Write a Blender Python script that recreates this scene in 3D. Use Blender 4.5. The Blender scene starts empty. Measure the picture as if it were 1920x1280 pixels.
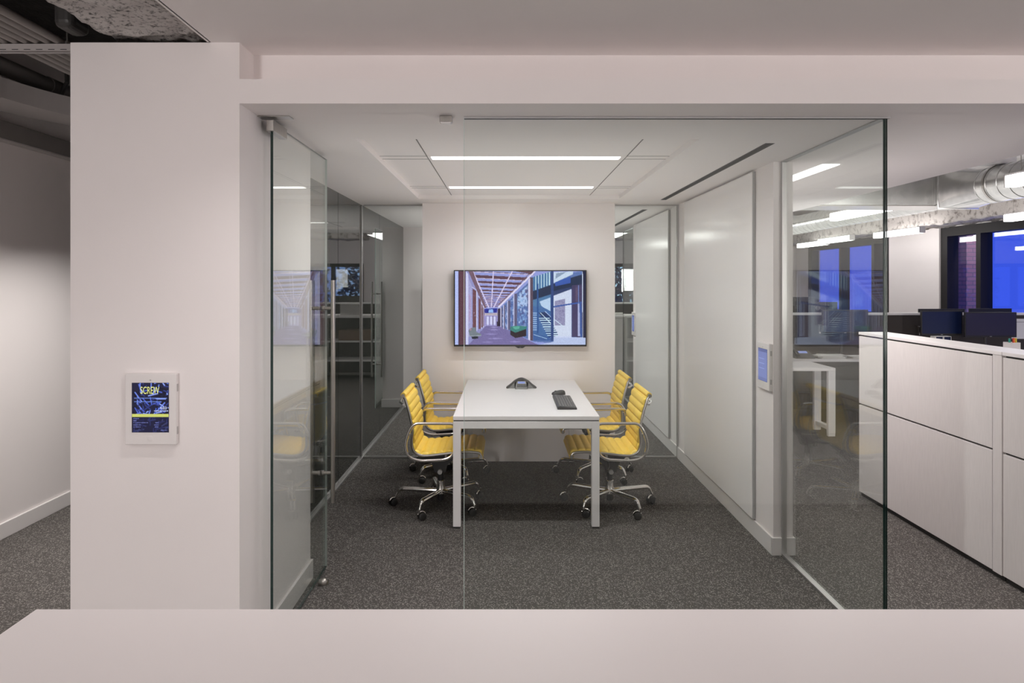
import bpy, bmesh, math, random
import numpy as np
from mathutils import Vector, Matrix
random.seed(7)
PI = math.pi
S = bpy.context.scene
COL = S.collection
# ------------------------------------------------------------------ camera model: eye height, focal length (px), vanishing point (px)
EYE, F, VX, VY = 1.616, 1280.0, 950.0, 530.0
def P(px, py, d): return ((px - VX) * d / F, d, EYE - (py - VY) * d / F)
def X(px, d): return (px - VX) * d / F
def Z(py, d): return EYE - (py - VY) * d / F
def s2l(c):
    c = c / 255.0
    return c / 12.92 if c <= 0.04045 else ((c + 0.055) / 1.055) ** 2.4
def rgb(r, g, b): return (s2l(r), s2l(g), s2l(b))

# ------------------------------------------------------------------ materials
def new_mat(name):
    m = bpy.data.materials.new(name); m.use_nodes = True
    nt = m.node_tree; nt.nodes.clear()
    out = nt.nodes.new('ShaderNodeOutputMaterial')
    return m, nt, out
def N(nt, t, **kw):
    n = nt.nodes.new(t)
    for k, v in kw.items(): setattr(n, k, v)
    return n
def mathn(nt, op, a=None, b=None, clamp=False):
    n = N(nt, 'ShaderNodeMath', operation=op); n.use_clamp = clamp
    for i, v in enumerate((a, b)):
        if v is None: continue
        if isinstance(v, (int, float)): n.inputs[i].default_value = v
        else: nt.links.new(v, n.inputs[i])
    return n.outputs[0]
def pbr(name, col, rough=0.5, metal=0.0, bump=0.0, bscale=200.0, var=0.0, vscale=3.0, spec=0.5, coat=0.0, stretch=(1, 1, 1), emit=None, estr=0.0, aniso=0.0):
    m, nt, out = new_mat(name)
    b = N(nt, 'ShaderNodeBsdfPrincipled')
    nt.links.new(b.outputs[0], out.inputs[0])
    b.inputs['Base Color'].default_value = (*col, 1)
    b.inputs['Roughness'].default_value = rough
    b.inputs['Metallic'].default_value = metal
    b.inputs['Specular IOR Level'].default_value = spec
    b.inputs['Coat Weight'].default_value = coat
    if emit:
        b.inputs['Emission Color'].default_value = (*emit, 1); b.inputs['Emission Strength'].default_value = estr
    tc = N(nt, 'ShaderNodeTexCoord'); mp = N(nt, 'ShaderNodeMapping'); mp.inputs['Scale'].default_value = stretch
    nt.links.new(tc.outputs['Object'], mp.inputs['Vector'])
    if var > 0:
        n = N(nt, 'ShaderNodeTexNoise'); n.inputs['Scale'].default_value = vscale; n.inputs['Detail'].default_value = 5
        nt.links.new(mp.outputs[0], n.inputs['Vector'])
        r = N(nt, 'ShaderNodeMapRange'); r.inputs['From Min'].default_value = .3; r.inputs['From Max'].default_value = .7
        r.inputs['To Min'].default_value = 1 - var; r.inputs['To Max'].default_value = 1 + var
        nt.links.new(n.outputs['Fac'], r.inputs['Value'])
        mx = N(nt, 'ShaderNodeMix', data_type='RGBA', blend_type='MULTIPLY'); mx.inputs[0].default_value = 1
        mx.inputs[6].default_value = (*col, 1)
        nt.links.new(r.outputs[0], mx.inputs[7]); nt.links.new(mx.outputs[2], b.inputs['Base Color'])
    if bump > 0:
        n2 = N(nt, 'ShaderNodeTexNoise'); n2.inputs['Scale'].default_value = bscale; n2.inputs['Detail'].default_value = 4
        nt.links.new(mp.outputs[0], n2.inputs['Vector'])
        bp = N(nt, 'ShaderNodeBump'); bp.inputs['Strength'].default_value = bump; bp.inputs['Distance'].default_value = 0.01
        nt.links.new(n2.outputs['Fac'], bp.inputs['Height']); nt.links.new(bp.outputs[0], b.inputs['Normal'])
    return m
def emis(name, col, strength):
    m, nt, out = new_mat(name); e = N(nt, 'ShaderNodeEmission')
    e.inputs[0].default_value = (*col, 1); e.inputs[1].default_value = strength
    nt.links.new(e.outputs[0], out.inputs[0]); return m
def screen_mat(name, strength=1.0):
    m, nt, out = new_mat(name)
    a = N(nt, 'ShaderNodeAttribute'); a.attribute_name = 'picture'
    e = N(nt, 'ShaderNodeEmission'); e.inputs[1].default_value = strength
    nt.links.new(a.outputs['Color'], e.inputs[0])
    g = N(nt, 'ShaderNodeBsdfGlossy'); g.inputs['Roughness'].default_value = .12; g.inputs[0].default_value = (.03, .03, .03, 1)
    ad = N(nt, 'ShaderNodeAddShader'); nt.links.new(e.outputs[0], ad.inputs[0]); nt.links.new(g.outputs[0], ad.inputs[1])
    nt.links.new(ad.outputs[0], out.inputs[0]); return m
def glass(name, tint, f0=0.042):
    # thin architectural glass: clear tinted transmission plus a mirror coat that grows towards grazing angles
    m, nt, out = new_mat(name)
    geo = N(nt, 'ShaderNodeNewGeometry')
    dt = N(nt, 'ShaderNodeVectorMath', operation='DOT_PRODUCT')
    nt.links.new(geo.outputs['Incoming'], dt.inputs[0]); nt.links.new(geo.outputs['Normal'], dt.inputs[1])
    c = mathn(nt, 'ABSOLUTE', dt.outputs['Value'])
    k = mathn(nt, 'POWER', mathn(nt, 'SUBTRACT', 1.0, c, True), 5.0)
    fr = mathn(nt, 'ADD', mathn(nt, 'MULTIPLY', k, 1 - f0), f0, True)
    tr = N(nt, 'ShaderNodeBsdfTransparent'); tr.inputs[0].default_value = (*tint, 1)
    gl = N(nt, 'ShaderNodeBsdfGlossy'); gl.inputs['Roughness'].default_value = 0.0; gl.inputs[0].default_value = (.92, .95, .93, 1)
    mx = N(nt, 'ShaderNodeMixShader')
    nt.links.new(fr, mx.inputs[0]); nt.links.new(tr.outputs[0], mx.inputs[1]); nt.links.new(gl.outputs[0], mx.inputs[2])
    nt.links.new(mx.outputs[0], out.inputs[0]); return m

M = {}
M['paint'] = pbr('white_wall_paint', (.87, .822, .812), .55, bump=.03, bscale=260, var=.012, vscale=2)
M['ceil'] = pbr('white_ceiling_paint', (.88, .842, .832), .7, bump=.03, bscale=260)
M['base'] = pbr('baseboard_paint', (.78, .75, .74), .35)
M['trim'] = pbr('satin_aluminium', (.62, .61, .60), .32, .9)
M['groove'] = pbr('shadow_gap', (.22, .21, .20), .8)
M['slot'] = pbr('slot_black', (.015, .015, .015), .5)
M['board'] = pbr('glossy_whiteboard', (.93, .905, .898), .15, spec=.22)
M['board_edge'] = pbr('board_edge_grey', (.42, .42, .42), .4)
M['lam'] = pbr('white_laminate', (.82, .79, .785), .35, var=.01)
M['lamtop'] = pbr('white_counter_laminate', (.80, .75, .745), .42, bump=.02, bscale=400)
M['ashwood'] = pbr('pale_woodgrain_laminate', (.72, .685, .67), .45, var=.03, vscale=22, stretch=(1, 5, .5))
M['darkgap'] = pbr('dark_reveal', (.03, .028, .027), .7)
M['wmetal'] = pbr('white_powder_coat', (.80, .78, .775), .32)
M['yellow'] = pbr('yellow_leather', (.96, .68, .105), .45, bump=.08, bscale=420, var=.04, vscale=18)
M['chrome'] = pbr('polished_aluminium', (.80, .78, .75), .13, 1.0)
M['rail'] = pbr('cast_aluminium', (.42, .40, .38), .28, 1.0)
M['steel'] = pbr('brushed_steel', (.42, .40, .375), .30, 1.0, var=.06, vscale=60, stretch=(1, 1, .05))
M['black'] = pbr('black_plastic', (.016, .015, .015), .38)
M['rubber'] = pbr('black_rubber', (.02, .019, .018), .5)
M['charcoal'] = pbr('charcoal_plastic', (.05, .047, .045), .45)
M['silver'] = pbr('silver_plastic', (.42, .42, .41), .35, .3)
M['phonegrey'] = pbr('phone_grey_plastic', (.20, .20, .195), .4)
M['scr_grey'] = pbr('violet_grey_screen', (.032, .029, .062), .3, spec=.4)
M['key'] = pbr('key_grey', (.10, .095, .092), .45)
M['wplastic'] = pbr('white_plastic', (.80, .765, .755), .30)
M['greyplastic'] = pbr('grey_plastic', (.45, .43, .42), .4)
M['darkglass'] = pbr('dark_backpainted_glass', (.026, .030, .026), .015)
M['darkglass'].node_tree.nodes['Principled BSDF'].inputs['IOR'].default_value = 2.3
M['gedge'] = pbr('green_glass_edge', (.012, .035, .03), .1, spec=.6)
M['gedge_lit'] = pbr('lit_polished_glass_edge', (.55, .66, .62), .12, spec=.7)  # paler copy of the glass edge, caught light painted into its colour
M['galv'] = pbr('galvanised_steel', (.60, .60, .585), .27, 1.0, var=.10, vscale=9)
M['paintpipe'] = pbr('painted_conduit', (.38, .355, .34), .45, .2)
M['paintduct'] = pbr('grey_painted_duct', (.22, .205, .195), .55, bump=.02)
M['strut'] = pbr('painted_strut', (.52, .49, .48), .45)
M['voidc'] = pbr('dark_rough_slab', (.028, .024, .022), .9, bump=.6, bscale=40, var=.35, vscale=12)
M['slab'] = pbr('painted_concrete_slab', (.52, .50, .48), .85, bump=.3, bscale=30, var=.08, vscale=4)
M['fab'] = pbr('dark_brown_fabric', (.050, .043, .040), .9, bump=.15, bscale=500)
M['frame'] = pbr('dark_bronze_frame', (.020, .018, .018), .55, spec=.25)
M['lcd'] = pbr('monitor_black', (.012, .012, .014), .12, spec=.5)
M['scr'] = pbr('sleeping_screen', (.012, .022, .075), .22, spec=.5)
M['paper'] = pbr('paper', (.80, .79, .76), .7)
M['wood'] = pbr('brown_box', (.16, .09, .055), .6)
M['bark'] = pbr('bark', (.03, .028, .03), .9)
M['leaf'] = pbr('leaf', (.045, .09, .10), .7)
M['pane'] = glass('window_pane_glass', (.93, .95, .97), .05)
M['glass'] = glass('clear_green_glass', (.972, .985, .977), .036)
M['tube'] = emis('lamp_tube', (1.0, .985, .955), 3.2)
M['tube2'] = emis('lamp_tube_soft', (1.0, .985, .955), 3.2)
M['recess'] = emis('recessed_diffuser', (1.0, .965, .94), 5.0)
M['pend'] = emis('pendant_diffuser', (1.0, .97, .95), 12.0)
M['bluelcd'] = emis('small_display', (.35, .42, .85), .8)
M['ink'] = emis('screen_ink_yellow', rgb(236, 238, 140), 1.0)
M['inkw'] = emis('screen_ink_white', rgb(225, 232, 255), 1.0)
for nm, c in (('pen_green', (.02, .28, .22)), ('pen_orange', (.85, .16, .04)), ('pen_yellow', (.85, .70, .06)), ('pen_red', (.6, .05, .04))):
    M[nm] = pbr(nm, c, .4)
# carpet: charcoal loop pile with pale flecks
def carpet():
    m, nt, out = new_mat('charcoal_fleck_carpet')
    b = N(nt, 'ShaderNodeBsdfPrincipled'); nt.links.new(b.outputs[0], out.inputs[0])
    b.inputs['Roughness'].default_value = .95; b.inputs['Specular IOR Level'].default_value = .12
    tc = N(nt, 'ShaderNodeTexCoord'); mp = N(nt, 'ShaderNodeMapping'); mp.inputs['Scale'].default_value = (1.2, .8, 1)
    nt.links.new(tc.outputs['Object'], mp.inputs['Vector'])
    wn = N(nt, 'ShaderNodeTexNoise'); wn.inputs['Scale'].default_value = 90; wn.inputs['Detail'].default_value = 1
    nt.links.new(mp.outputs[0], wn.inputs['Vector'])
    ad = N(nt, 'ShaderNodeVectorMath', operation='MULTIPLY_ADD'); ad.inputs[1].default_value = (.012, .012, 0)
    nt.links.new(wn.outputs['Color'], ad.inputs[0]); nt.links.new(mp.outputs[0], ad.inputs[2])
    vo = N(nt, 'ShaderNodeTexVoronoi'); vo.inputs['Scale'].default_value = 140; vo.voronoi_dimensions = '2D'
    nt.links.new(ad.outputs[0], vo.inputs['Vector'])
    sp = N(nt, 'ShaderNodeSeparateColor'); nt.links.new(vo.outputs['Color'], sp.inputs[0])
    edge = mathn(nt, 'LESS_THAN', vo.outputs['Distance'], .42)
    fl = mathn(nt, 'MULTIPLY', mathn(nt, 'GREATER_THAN', sp.outputs[0], .55), edge)
    amp = mathn(nt, 'MULTIPLY', fl, mathn(nt, 'ADD', mathn(nt, 'MULTIPLY', sp.outputs[1], .7), .3))
    mx = N(nt, 'ShaderNodeMix', data_type='RGBA'); mx.inputs[6].default_value = (.085, .078, .073, 1); mx.inputs[7].default_value = (.30, .278, .26, 1)
    nt.links.new(amp, mx.inputs[0]); nt.links.new(mx.outputs[2], b.inputs['Base Color'])
    bp = N(nt, 'ShaderNodeBump'); bp.inputs['Strength'].default_value = .35; bp.inputs['Distance'].default_value = .004
    nt.links.new(vo.outputs['Distance'], bp.inputs['Height']); nt.links.new(bp.outputs[0], b.inputs['Normal'])
    return m
M['carpet'] = carpet()
def concrete(name, c1, c2, sc):
    m, nt, out = new_mat(name)
    b = N(nt, 'ShaderNodeBsdfPrincipled'); nt.links.new(b.outputs[0], out.inputs[0]); b.inputs['Roughness'].default_value = .95
    tc = N(nt, 'ShaderNodeTexCoord')
    n = N(nt, 'ShaderNodeTexNoise'); n.inputs['Scale'].default_value = sc; n.inputs['Detail'].default_value = 9; n.inputs['Roughness'].default_value = .68
    nt.links.new(tc.outputs['Object'], n.inputs['Vector'])
    cr = N(nt, 'ShaderNodeValToRGB'); cr.color_ramp.elements[0].position = .36; cr.color_ramp.elements[1].position = .50
    cr.color_ramp.elements[0].color = (*c1, 1); cr.color_ramp.elements[1].color = (*c2, 1)
    nt.links.new(n.outputs['Fac'], cr.inputs[0]); nt.links.new(cr.outputs[0], b.inputs['Base Color'])
    bp = N(nt, 'ShaderNodeBump'); bp.inputs['Strength'].default_value = .9; bp.inputs['Distance'].default_value = .02
    nt.links.new(n.outputs['Fac'], bp.inputs['Height']); nt.links.new(bp.outputs[0], b.inputs['Normal'])
    return m
M['fireproof'] = concrete('rough_fireproofing', (.12, .11, .105), (.70, .665, .64), 48)
M['beam'] = concrete('painted_rough_concrete', (.24, .21, .19), (.62, .58, .55), 9)
def brick():
    m, nt, out = new_mat('dusk_brick')
    b = N(nt, 'ShaderNodeBsdfPrincipled'); nt.links.new(b.outputs[0], out.inputs[0]); b.inputs['Roughness'].default_value = .9
    tc = N(nt, 'ShaderNodeTexCoord'); sx = N(nt, 'ShaderNodeSeparateXYZ'); cb = N(nt, 'ShaderNodeCombineXYZ')
    nt.links.new(tc.outputs['Object'], sx.inputs[0])
    nt.links.new(mathn(nt, 'ADD', sx.outputs[0], sx.outputs[1]), cb.inputs[0]); nt.links.new(sx.outputs[2], cb.inputs[1])
    br = N(nt, 'ShaderNodeTexBrick'); br.inputs['Scale'].default_value = 1
    br.inputs['Brick Width'].default_value = .22; br.inputs['Row Height'].default_value = .075; br.inputs['Mortar Size'].default_value = .008
    br.inputs['Color1'].default_value = (.42, .25, .25, 1); br.inputs['Color2'].default_value = (.34, .20, .21, 1); br.inputs['Mortar'].default_value = (.2, .17, .18, 1)
    nt.links.new(cb.outputs[0], br.inputs['Vector']); nt.links.new(br.outputs[0], b.inputs['Base Color'])
    return m
M['brick'] = brick()

# ------------------------------------------------------------------ mesh builder
class MB:
    def __init__(s): s.bm = bmesh.new(); s.mi = 0
    def _tag(s, faces, smooth=False):
        for f in faces: f.material_index = s.mi; f.smooth = smooth
    def box(s, x0, x1, y0, y1, z0, z1, bev=0.0, seg=2):
        x0, x1 = min(x0, x1), max(x0, x1); y0, y1 = min(y0, y1), max(y0, y1); z0, z1 = min(z0, z1), max(z0, z1)
        v = [s.bm.verts.new(c) for c in ((x0, y0, z0), (x1, y0, z0), (x1, y1, z0), (x0, y1, z0), (x0, y0, z1), (x1, y0, z1), (x1, y1, z1), (x0, y1, z1))]
        fs = [s.bm.faces.new([v[i] for i in q]) for q in ((3, 2, 1, 0), (4, 5, 6, 7), (0, 1, 5, 4), (1, 2, 6, 5), (2, 3, 7, 6), (3, 0, 4, 7))]
        s._tag(fs)
        if bev > 0:
            es = list({e for f in fs for e in f.edges})
            r = bmesh.ops.bevel(s.bm, geom=es, offset=bev, segments=seg, affect='EDGES', profile=.5)
            s._tag(r['faces'], False)
        return s
    def hexa(s, pts):   # eight corners, bottom four then top four
        v = [s.bm.verts.new(c) for c in pts]
        s._tag([s.bm.faces.new([v[i] for i in q]) for q in ((3, 2, 1, 0), (4, 5, 6, 7), (0, 1, 5, 4), (1, 2, 6, 5), (2, 3, 7, 6), (3, 0, 4, 7))])
        return s
    def prism(s, poly, axis, a, b):   # polygon in the other two axes, extruded from a to b
        def c(p, t):
            q = list(p); q.insert(axis, t); return q
        v0 = [s.bm.verts.new(c(p, a)) for p in poly]; v1 = [s.bm.verts.new(c(p, b)) for p in poly]
        n = len(poly); fs = [s.bm.faces.new(v0), s.bm.faces.new(v1[::-1])]
        fs += [s.bm.faces.new((v0[i], v1[i], v1[(i + 1) % n], v0[(i + 1) % n])) for i in range(n)]
        s._tag(fs); bmesh.ops.recalc_face_normals(s.bm, faces=fs); return s
    def quad(s, pts):
        s._tag([s.bm.faces.new([s.bm.verts.new(p) for p in pts])]); return s
    def sweep(s, path, ry, rz=None, n=10, closed=False, up=(0, 0, 1), cap=True, radii=None, square=False):
        path = [Vector(p) for p in path]; rz = rz or ry; rings = []
        L = len(path); up = Vector(up)
        for i, p in enumerate(path):
            if closed: t = path[(i + 1) % L] - path[i - 1]
            else: t = path[min(i + 1, L - 1)] - path[max(i - 1, 0)]
            t.normalize()
            a = t.cross(up)
            if a.length < 1e-4: a = t.cross(Vector((1, 0, 0)))
            a.normalize(); b = a.cross(t).normalized()
            k = radii[i] if radii else 1.0
            if square: pr = [(1, 1), (-1, 1), (-1, -1), (1, -1)]
            else: pr = [(math.cos(2 * PI * j / n), math.sin(2 * PI * j / n)) for j in range(n)]
            rings.append([s.bm.verts.new(p + a * (ry * k * c) + b * (rz * k * d)) for c, d in pr])
        n = len(rings[0]); fs = []
        for i in range(L if closed else L - 1):
            A, B = rings[i], rings[(i + 1) % L]
            fs += [s.bm.faces.new((A[j], A[(j + 1) % n], B[(j + 1) % n], B[j])) for j in range(n)]
        s._tag(fs, not square)
        if cap and not closed:
            fc = [s.bm.faces.new(rings[0][::-1]), s.bm.faces.new(rings[-1])]; s._tag(fc); fs += fc
        bmesh.ops.recalc_face_normals(s.bm, faces=fs)
        return s
    def lathe(s, prof, loc=(0, 0, 0), axis=(0, 0, 1), n=20):   # profile of (radius, height)
        q = Vector((0, 0, 1)).rotation_difference(Vector(axis).normalized()).to_matrix(); loc = Vector(loc); rings = []
        for r, h in prof:
            rings.append([s.bm.verts.new(loc + q @ Vector((max(r, 1e-5) * math.cos(2 * PI * j / n), max(r, 1e-5) * math.sin(2 * PI * j / n), h))) for j in range(n)])
        fs = []
        for A, B in zip(rings, rings[1:]):
            fs += [s.bm.faces.new((A[j], A[(j + 1) % n], B[(j + 1) % n], B[j])) for j in range(n)]
        s._tag(fs, True)
        fc = [s.bm.faces.new(rings[0][::-1]), s.bm.faces.new(rings[-1])]; s._tag(fc); fs += fc
        bmesh.ops.recalc_face_normals(s.bm, faces=fs); return s
    def cyl(s, a, b, r, n=16):
        a, b = Vector(a), Vector(b); return s.lathe([(r, 0), (r, (b - a).length)], a, b - a, n)
    def link(s, name, mats, parent=None, origin=(0, 0, 0), sharp=35):
        me = bpy.data.meshes.new(name)
        for v in s.bm.verts: v.co -= Vector(origin)
        s.bm.to_mesh(me); s.bm.free()
        for m in (mats if isinstance(mats, (list, tuple)) else [mats]): me.materials.append(M[m] if isinstance(m, str) else m)
        if any(p.use_smooth for p in me.polygons): me.set_sharp_from_angle(angle=math.radians(sharp))
        o = bpy.data.objects.new(name, me); COL.objects.link(o)
        if parent: o.parent = parent
        else: o.location = origin
        return o
def tag(o, label=None, cat=None, group=None, kind=None):
    if label: o['label'] = label
    if cat: o['category'] = cat
    if group: o['group'] = group
    if kind: o['kind'] = kind
    return o
class Thing:
    def __init__(s, name, label, cat, loc=(0, 0, 0), group=None):
        s.o = bpy.data.objects.new(name, None); COL.objects.link(s.o); s.o.location = loc; s.loc = Vector(loc)
        s.o.empty_display_size = .05; tag(s.o, label, cat, group)
    def part(s, name, mb, mats, label=None, parent=None):
        o = mb.link(name, mats, parent or s.o, s.loc)
        if label: o['label'] = label
        return o
def solo(name, mb, mats, label, cat, loc=(0, 0, 0), group=None):
    return tag(mb.link(name, mats, None, loc), label, cat, group)
def struct(name, mb, mats, parent=None, label=None):
    o = mb.link(name, mats, parent)
    if not parent: o['kind'] = 'structure'
    if label: o['label'] = label
    return o
def copy_tree(o, parent=None):
    c = o.copy(); COL.objects.link(c)
    if parent: c.parent = parent
    for ch in list(o.children): copy_tree(ch, c)
    return c
def spline(pts, n=8, closed=False):
    pts = [Vector(p) for p in pts]; L = len(pts); out = []
    rng = range(L if closed else L - 1)
    for i in rng:
        if closed: a, b, c, d = pts[i - 1], pts[i], pts[(i + 1) % L], pts[(i + 2) % L]
        else: a, b, c, d = pts[max(i - 1, 0)], pts[i], pts[i + 1], pts[min(i + 2, L - 1)]
        for k in range(n):
            t = k / n
            out.append(.5 * ((2 * b) + (c - a) * t + (2 * a - 5 * b + 4 * c - d) * t * t + (3 * b - a - 3 * c + d) * t ** 3))
    if not closed: out.append(pts[-1])
    return out
def fillet(pts, r, n=6, closed=False):   # rounds the corners of a polyline
    pts = [Vector(p) for p in pts]; out = []; L = len(pts)
    for i, p in enumerate(pts):
        if not closed and i in (0, L - 1): out.append(p); continue
        a, b = pts[i - 1], pts[(i + 1) % L]
        u, w = (a - p), (b - p); k = min(r, u.length * .49, w.length * .49); u.normalize(); w.normalize()
        A, B = p + u * k, p + w * k
        for j in range(n + 1):
            t = j / n; out.append((1 - t) ** 2 * A + 2 * t * (1 - t) * p + t * t * B)
    return out
# picture painted as colours on the points of a fine grid (a lit display)
class Canvas:
    def __init__(s, w, h, c=(0, 0, 0)): s.w, s.h = w, h; s.a = np.zeros((h, w, 3)); s.a[:] = c; s.yy, s.xx = np.mgrid[0:h, 0:w]; s.xx = (s.xx + .5) / w; s.yy = (s.yy + .5) / h
    def poly(s, pts, c, alpha=1.0):
        ins = np.zeros((s.h, s.w), bool); n = len(pts)
        for i in range(n):
            x0, y0 = pts[i]; x1, y1 = pts[(i + 1) % n]
            if y0 == y1: continue
            ins ^= ((s.yy >= min(y0, y1)) & (s.yy < max(y0, y1)) & (s.xx < x0 + (s.yy - y0) * (x1 - x0) / (y1 - y0)))
        s.a[ins] = s.a[ins] * (1 - alpha) + np.array(c, float) * alpha
    def line(s, p, q, w, c, alpha=1.0, asp=1.0):
        dx, dy = (q[0] - p[0]) * asp, q[1] - p[1]; L = max(math.hypot(dx, dy), 1e-6)
        nx, ny = -dy / L * w / 2 / asp, dx / L * w / 2
        s.poly([(p[0] + nx, p[1] + ny), (q[0] + nx, q[1] + ny), (q[0] - nx, q[1] - ny), (p[0] - nx, p[1] - ny)], c, alpha)
    def rect(s, x0, y0, x1, y1, c, alpha=1.0): s.poly([(x0, y0), (x1, y0), (x1, y1), (x0, y1)], c, alpha)
    def mesh(s, name, mat, corner, ux, uz, parent, origin):
        w, h = s.w, s.h; corner, ux, uz = Vector(corner) - Vector(origin), Vector(ux), Vector(uz)   # corner = top left, ux across, uz down
        vs = [tuple(corner + ux * (i / (w - 1)) + uz * (j / (h - 1))) for j in range(h) for i in range(w)]
        fs = [(j * w + i, (j + 1) * w + i, (j + 1) * w + i + 1, j * w + i + 1) for j in range(h - 1) for i in range(w - 1)]
        me = bpy.data.meshes.new(name); me.from_pydata(vs, [], fs)
        at = me.color_attributes.new('picture', 'FLOAT_COLOR', 'POINT')
        c = s.a / 255.0; c = np.where(c <= .04045, c / 12.92, ((c + .055) / 1.055) ** 2.4)
        at.data.foreach_set('color', np.concatenate([c, np.ones((h, w, 1))], 2).astype(np.float32).ravel())
        me.materials.append(mat); o = bpy.data.objects.new(name, me); COL.objects.link(o); o.parent = parent
        return o
def lettering(txt, size, mat, parent, M4, xs=1.0, name='lettering', align='CENTER'):
    cu = bpy.data.curves.new(name, 'FONT'); cu.body = txt; cu.size = size; cu.align_x = align; cu.extrude = .0002
    t = bpy.data.objects.new(name, cu); COL.objects.link(t)
    dg = bpy.context.evaluated_depsgraph_get(); dg.update()
    me = bpy.data.meshes.new_from_object(t.evaluated_get(dg)); bpy.data.objects.remove(t)
    me.transform(M4 @ Matrix.Diagonal((xs, 1, 1, 1))); me.materials.clear(); me.materials.append(M[mat]); me.name = name
    o = bpy.data.objects.new(name, me); COL.objects.link(o); o.parent = parent; return o

# ================================================================== SETTING
CZ, CF = 2.335, 2.58            # meeting-room ceiling, ceiling in front of the header
YG = 2.965                      # front glass
XL, XR = -1.343, 1.584          # left dark glass, right wall
YM = 6.30                       # glass line at the back of the room (the next room mirrors this one about it)
def mir(y): return 2 * YM - y
b = MB(); b.box(-3.4, 8.4, -6, 19, -.12, 0); struct('floor', b, 'carpet')
# walls around the place
b = MB(); b.box(-3.34, -3.19, -6, 19, 0, 3.3); struct('wall_left_corridor', b, 'paint')
b = MB(); b.box(-3.19, -3.175, -6, 19, 0, .10, .003); struct('baseboard_corridor', b, 'base')
b = MB(); b.box(-3.4, 8.2, -6.15, -6, 0, 3.4); struct('wall_behind', b, 'paint')
# pillar with its side wall and the header over the glass
b = MB(); b.box(-1.751, -1.0724, 2.74, 3.73, 0, CF); struct('wall_front_left', b, 'paint')
b = MB(); b.box(-1.0724, 3.0, 2.739, 2.896, CZ, 2.433); b.box(-1.0724, 3.0, 2.894, 3.1, CZ, CF + .1); struct('wall_front_header', b, 'paint')
b = MB(); b.box(-1.0724, -1.060, 2.74, 3.73, 0, .105, .002); b.box(-1.343, -1.06, 3.73, 3.742, 0, .105, .002); struct('baseboard_left', b, 'base')
b = MB(); b.box(-1.751, -1.0724, mir(3.73), mir(2.74), 0, CF); struct('wall_left_return', b, 'paint')
b = MB(); b.box(XL, -1.06, mir(3.742), mir(3.73), 0, .105, .002); struct('baseboard_left_return', b, 'base')
# dark glass wall on the left, in panels with fine joints
b = MB()
for y0, y1 in ((3.73, 5.435), (5.443, 6.285), (6.315, 7.2), (7.206, mir(3.73))): b.box(-1.36, XL, y0, y1, .02, CZ)
struct('wall_left', b, 'darkglass')
b = MB(); b.box(-1.40, -1.362, 3.73, mir(3.73), 0, CZ); struct('wall_left_backing', b, 'charcoal')
b = MB(); b.box(XL - .015, XL + .022, 3.745, mir(3.73), 0, .018, .002); struct('trim_1', b, 'trim')
# back wall
BX0, BX1 = -.763, .98
b = MB(); b.box(BX0, BX1, 6.18, 6.42, 0, CZ); struct('wall_back', b, 'paint')
# right wall
b = MB(); b.box(XR, 1.70, 4.055, mir(4.055), 0, CZ); struct('wall_right', b, 'paint')
b = MB(); b.box(XR - .012, XR, 4.045, mir(4.045), 0, .105, .002); b.box(XR - .012, 1.712, 4.043, 4.055, 0, .105, .002); b.box(1.70, 1.712, 4.045, mir(4.045), 0, .105, .002); struct('baseboard_right', b, 'base')
# ceiling with the two shallow trays
TX0, TX1, TY0, TY1, TZ = -.754, .965, 3.42, 5.85, CZ + .032
b = MB()
b.box(-1.42, 2.90, 3.1, TY0, CZ, CF); b.box(-1.42, TX0, TY0, mir(TY0), CZ, CF); b.box(TX1, 2.90, TY0, mir(TY0), CZ, CF)
b.box(TX0, TX1, TY1, mir(TY1), CZ, CF); b.box(-1.42, 2.90, mir(TY0), mir(2.74), CZ, CF)
b.box(TX0, TX1, TY0, TY1, TZ, CF); b.box(TX0, TX1, mir(TY1), mir(TY0), TZ, CF)
b.box(-1.19, 3.0, -6, 2.894, CF, CF + .12)
struct('ceiling', b, 'ceil')
b = MB()
for f in (lambda y: y, mir):
    for x in (-.473, .713): b.box(x - .003, x + .003, f(TY0), f(TY1), TZ - .0015, TZ + .002)
    for y in (4.05, 4.145, 5.315, 5.41):
        b.box(TX0, -.473, f(y) - .003, f(y) + .003, TZ - .0012, TZ + .002); b.box(.713, TX1, f(y) - .003, f(y) + .003, TZ - .0012, TZ + .002)
struct('trim_2', b, 'groove')
b = MB(); b.box(-1.2, -1.185, -6, 2.735, CF, 3.2); struct('trim_3', b, 'ceil')
# open ceilings: dark slab over the corridor, pale painted slab over the open office
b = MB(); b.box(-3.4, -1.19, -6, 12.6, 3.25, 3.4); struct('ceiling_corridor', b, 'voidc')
b = MB(); b.box(-1.19, 8.3, -6, 19, 3.3, 3.45); b.box(-3.4, -1.19, 12.6, 19, 3.3, 3.45); b.box(2.88, 2.9, 3.1, mir(2.74), CF, 3.3); struct('ceiling_office', b, 'slab')
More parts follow.
